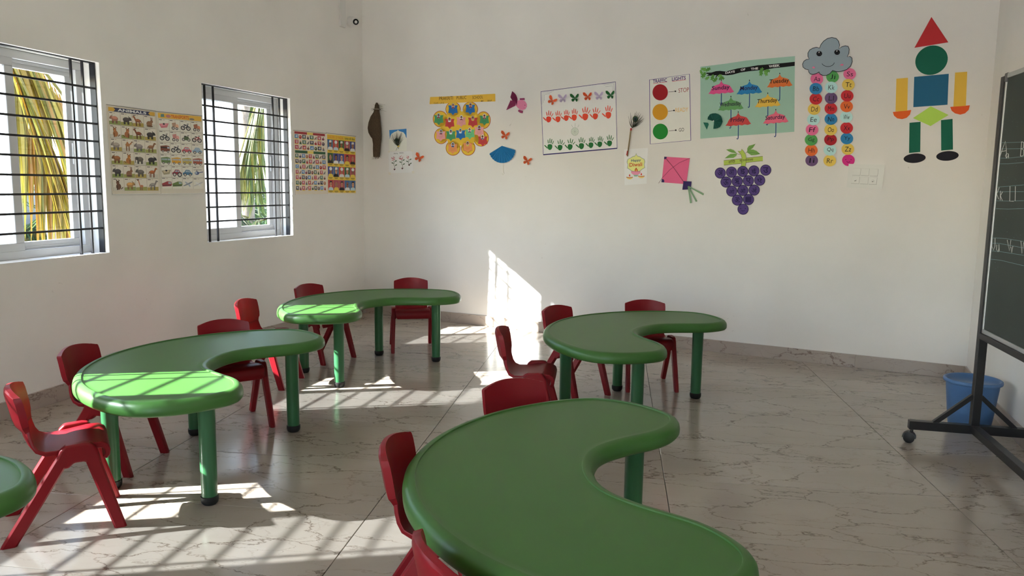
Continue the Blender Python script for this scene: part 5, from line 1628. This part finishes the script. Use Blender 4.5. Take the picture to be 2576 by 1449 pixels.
rb('frame_strip', bdir * .021 - bn * .014 + zz * 1.862, bdir * BL, bn * .028, zz * .024, ALU, bevel=.003)
rb('frame_corner', bdir * .017 - bn * .018 + zz * 1.845, bdir * .028, bn * .036, zz * .044, mat('grey_plastic', (.10, .10, .11), .4, .4, noise=.05), bevel=.006)
BF = Frame(PD_ + bn * (bt / 2), bdir, bn)
f = BF.crop(2.588, 2440, 140)
d = Draw(f, .0006, .0002)
ch = ink(198, 202, 198); cb_ = ink(112, 134, 140)
for pts in ([(178, 566), (230, 566), (352, 563)], [(176, 606), (230, 607), (352, 605)], [(170, 666), (240, 668), (352, 657)], [(165, 704), (250, 704), (352, 695)], [(155, 858), (250, 850), (352, 841)], [(150, 888), (250, 886), (352, 886)], [(145, 945), (250, 947), (352, 945)], [(140, 995), (250, 999), (352, 995)],
            [(122, 1192), (165, 1186), (240, 1192), (352, 1210)], [(118, 1220), (190, 1222), (352, 1252)], [(112, 1268), (200, 1276), (352, 1300)], [(106, 1322), (200, 1332), (352, 1368)]):
    d.stroke(pts, 3.0, cb_, 0)
ST = [[(194, 668), (212, 610), (232, 556), (238, 610), (240, 668)], [(204, 625), (238, 618)], [(252, 640), (240, 636), (232, 652), (238, 668), (250, 655), (252, 638), (253, 668)],
      [(330, 655), (338, 560)], [(338, 560), (352, 566), (350, 600), (336, 606), (352, 615), (350, 650), (332, 655)],
      [(172, 935), (178, 852)], [(192, 858), (176, 900), (188, 935)], [(198, 942), (200, 880)], [(214, 885), (200, 912), (212, 944)],
      [(262, 850), (260, 948), (286, 948)], [(297, 850), (295, 946)],
      [(148, 1186), (144, 1240), (154, 1268), (164, 1240), (165, 1188)], [(176, 1230), (174, 1262), (184, 1278), (190, 1255), (190, 1228), (192, 1275)],
      [(244, 1200), (258, 1272), (268, 1200)], [(268, 1245), (273, 1284), (281, 1240)],
      [(333, 1206), (340, 1288), (352, 1215)]]
for s_ in ST: d.stroke(s_, 3.4, ch, 1)
for _ in range(60):
    x, y = random.uniform(150, 350), random.uniform(180, 1440)
    d.ell(x, y, random.uniform(.6, 1.8), random.uniform(.6, 1.8), cb_, 0, 6)
md = d; md.v = [tuple(Vector(v) - PD_) for v in md.v]
md.build('chalk_writing', CHALK, bb)['kind'] = 'stuff'

# ------------------------------------------------------------------ bin
bn_ = tag(empty('waste_bin', (2.0, 4.50, 0)), 'blue plastic waste bin in the corner behind the chalkboard stand', 'bin')
MB().lathe([(.098, .0), (.104, .004), (.116, .10), (.133, .262), (.1295, .262), (.112, .10), (.100, .008), (.0001, .008)], 40).build('body', BLUEP, bn_, smooth=40)
MB().lathe([(.131, .258), (.1445, .262), (.147, .270), (.1455, .279), (.139, .283), (.131, .279), (.129, .262)], 40).build('rim', BLUEP, bn_, smooth='all')
# ------------------------------------------------------------------ outside the windows
def far_pt(px, py, dist):
    d = ray(px, py)
    return CAM + d * (dist / math.hypot(d.x, d.y))
GZ = -0.55
tag(MB().box(-40, 40, -25, 45, GZ - .3, GZ).build('ground', SOIL), kind='structure')
# plinth of the building under the room
tag(MB().box(-3.9, 3.4, YF - .35, 8.1, GZ, -0.15).build('wall_plinth', CONC), kind='structure')
pw = tag(empty('compound_wall', (-9.4, 4, GZ)), 'pale rendered compound wall seen through the windows', 'wall')
def pbox(x0, x1, y0, y1, z0, z1, nm):
    o = MB().box(x0, x1, y0, y1, z0, z1).build(nm, CONC, pw, bevel=.02)
    o.matrix_parent_inverse = Matrix.Translation(-pw.location)
pbox(-9.6, -9.3, -16, 9.55, GZ, .98, 'low_section')
pbox(-9.6, -9.3, 9.55, 34, GZ, 1.16, 'high_section')
pbox(-9.64, -9.26, 9.55, 34, 1.16, 1.21, 'coping')

def frond(root, p0, d0, L, droop, leaf, cols, nl=34, hang=.6, side=None, width=.035):
    """one pinnate palm leaf: rachis plus many leaflets, a single mesh"""
    m = MB()
    pts = []
    p = Vector(p0); d = Vector(d0).normalized()
    n = 14
    for i in range(n + 1):
        pts.append(p.copy())
        p = p + d * (L / n)
        d = (d + Vector((0, 0, -droop / n))).normalized()
    m.tube(pts, [.022 * (1 - i / (n + 1)) + .004 for i in range(n + 1)], 5, (.09, .08, .015))
    for k in range(nl):
        t = .10 + .88 * k / (nl - 1)
        i = min(int(t * n), n - 1); fr_ = t * n - i
        q = pts[i].lerp(pts[i + 1], fr_)
        ax = (pts[i + 1] - pts[i]).normalized()
        sd_ = ax.cross(Vector((0, 0, 1))).normalized()
        ll = leaf * (0.55 + .6 * math.sin(PI * min(1, t * .95 + .08))) * random.uniform(.85, 1.1)
        for s_ in (1, -1):
            dr = (sd_ * s_ * (1 - hang) + ax * .45 + Vector((0, 0, -hang)) + Vector((random.uniform(-.08, .08), random.uniform(-.08, .08), 0))).normalized()
            w = width * random.uniform(.8, 1.2)
            wv = dr.cross(ax).cross(dr).normalized() * w * .5
            fold = dr.cross(wv).normalized() * w * .25
            a = q; b = q + dr * ll * .45; b = b + Vector((0, 0, -.02)); c = q + dr * ll + Vector((0, 0, -ll * .18))
            co = random.choice(cols)
            m.add([a, b + wv + fold, b - wv + fold, c, b], [(0, 1, 4), (0, 4, 2), (1, 3, 4), (4, 3, 2)], co)
    o = m.build('frond', LEAF, root)
    o.matrix_parent_inverse = Matrix.Translation(-root.location)
    return o
def trunk(root, base, top, r0, r1):
    base, top = Vector(base), Vector(top)
    m = MB()
    n = 40
    pts, rs = [], []
    for i in range(n + 1):
        t = i / n
        pts.append(base.lerp(top, t) + Vector((.03 * math.sin(t * 9), .03 * math.cos(t * 7), 0)))
        rs.append((r0 + (r1 - r0) * t) * (1.07 if i % 2 else .97))
    m.tube(pts, rs, 12)
    o = m.build('trunk', BARK, root, smooth=True)
    o.matrix_parent_inverse = Matrix.Translation(-root.location)
YE = [(.135, .10, .006), (.115, .076, .005), (.095, .085, .008), (.06, .065, .008), (.125, .06, .006), (.145, .12, .016)]
GE = [(.042, .062, .010), (.065, .085, .016), (.028, .05, .008), (.085, .085, .02), (.022, .036, .007)]
B1 = far_pt(147, 560, 9.6)
t1 = tag(empty('palm_tree', (B1.x, B1.y, GZ)), 'coconut palm with yellowing fronds outside the large window', 'tree')
trunk(t1, (B1.x, B1.y, GZ), (B1.x - .1, B1.y - .15, 4.6), .095, .075)
top1 = Vector((B1.x - .1, B1.y - .15, 4.6))
for k in range(9):
    a = k * 2 * PI / 9 + .3
    frond(t1, top1, (math.cos(a), math.sin(a), .55), 2.6, 1.6, .7, GE, 30)
# drooping yellow frond filling the right half of the window
frond(t1, far_pt(-40, 20, 8.0), far_pt(105, 300, 8.4) - far_pt(-40, 20, 8.0), 1.8, .25, 1.0, YE, 60, .76, width=.05)
frond(t1, far_pt(-60, -20, 8.6), far_pt(140, 200, 8.8) - far_pt(-60, -20, 8.6), 1.8, .3, 1.1, YE, 50, .82, width=.05)
B2 = far_pt(612, 560, 13.5)
t2 = tag(empty('palm_tree', (B2.x, B2.y, GZ)), 'green palm hanging its fronds outside the narrower window', 'tree')
trunk(t2, (B2.x, B2.y, GZ), (B2.x + .2, B2.y + .2, 4.8), .11, .08)
top2 = Vector((B2.x + .2, B2.y + .2, 4.8))
for k in range(9):
    a = k * 2 * PI / 9
    frond(t2, top2, (math.cos(a), math.sin(a), .5), 3.0, 1.8, .8, GE, 30)
frond(t2, far_pt(505, 60, 10.5), far_pt(560, 330, 10.8) - far_pt(505, 60, 10.5), 2.0, .2, .9, YE[2:4] + GE, 44, .8)
frond(t2, far_pt(690, 130, 11), far_pt(600, 380, 11.4) - far_pt(690, 130, 11), 1.9, .2, .8, GE + YE[2:4], 44, .78)
frond(t2, far_pt(650, 150, 11.5), far_pt(640, 420, 11.8) - far_pt(650, 150, 11.5), 1.9, .2, .7, GE, 40, .75)
def bush(px, py, dist, r, n, label):
    c = far_pt(px, py, dist)
    root = tag(empty('leafy_shrub', (c.x, c.y, GZ)), label, 'shrub', 'shrubs beyond the compound wall')
    for k in range(n):
        a = random.random() * 6.28; el = random.uniform(.3, 1.2)
        frond(root, (c.x + random.uniform(-.25, .25) * r, c.y + random.uniform(-.25, .25) * r, c.z - .5 * r), (math.cos(a), math.sin(a), el), r * random.uniform(.8, 1.2), 1.0, .34 * r, [(.04, .075, .012), (.024, .052, .008), (.06, .10, .02), (.014, .03, .006)], 14, .35, width=.05)
    st = MB().tube([(c.x, c.y, GZ), (c.x, c.y, c.z - .4 * r)], .06, 7).build('stem', BARK, root)
    st.matrix_parent_inverse = Matrix.Translation(-root.location)
bush(545, 465, 15.0, 1.5, 12, 'bright green shrub beyond the wall, left in the narrower window')
bush(632, 490, 14.2, 1.2, 12, 'bright green shrub just above the wall, right in the narrower window')
bush(660, 430, 17.5, 2.4, 14, 'tall dark shrub behind the others in the narrower window')
bush(110, 480, 14.5, 1.6, 12, 'green shrub behind the palm trunk in the large window')
bush(20, 470, 15.5, 1.8, 12, 'green shrub at the far edge of the large window')
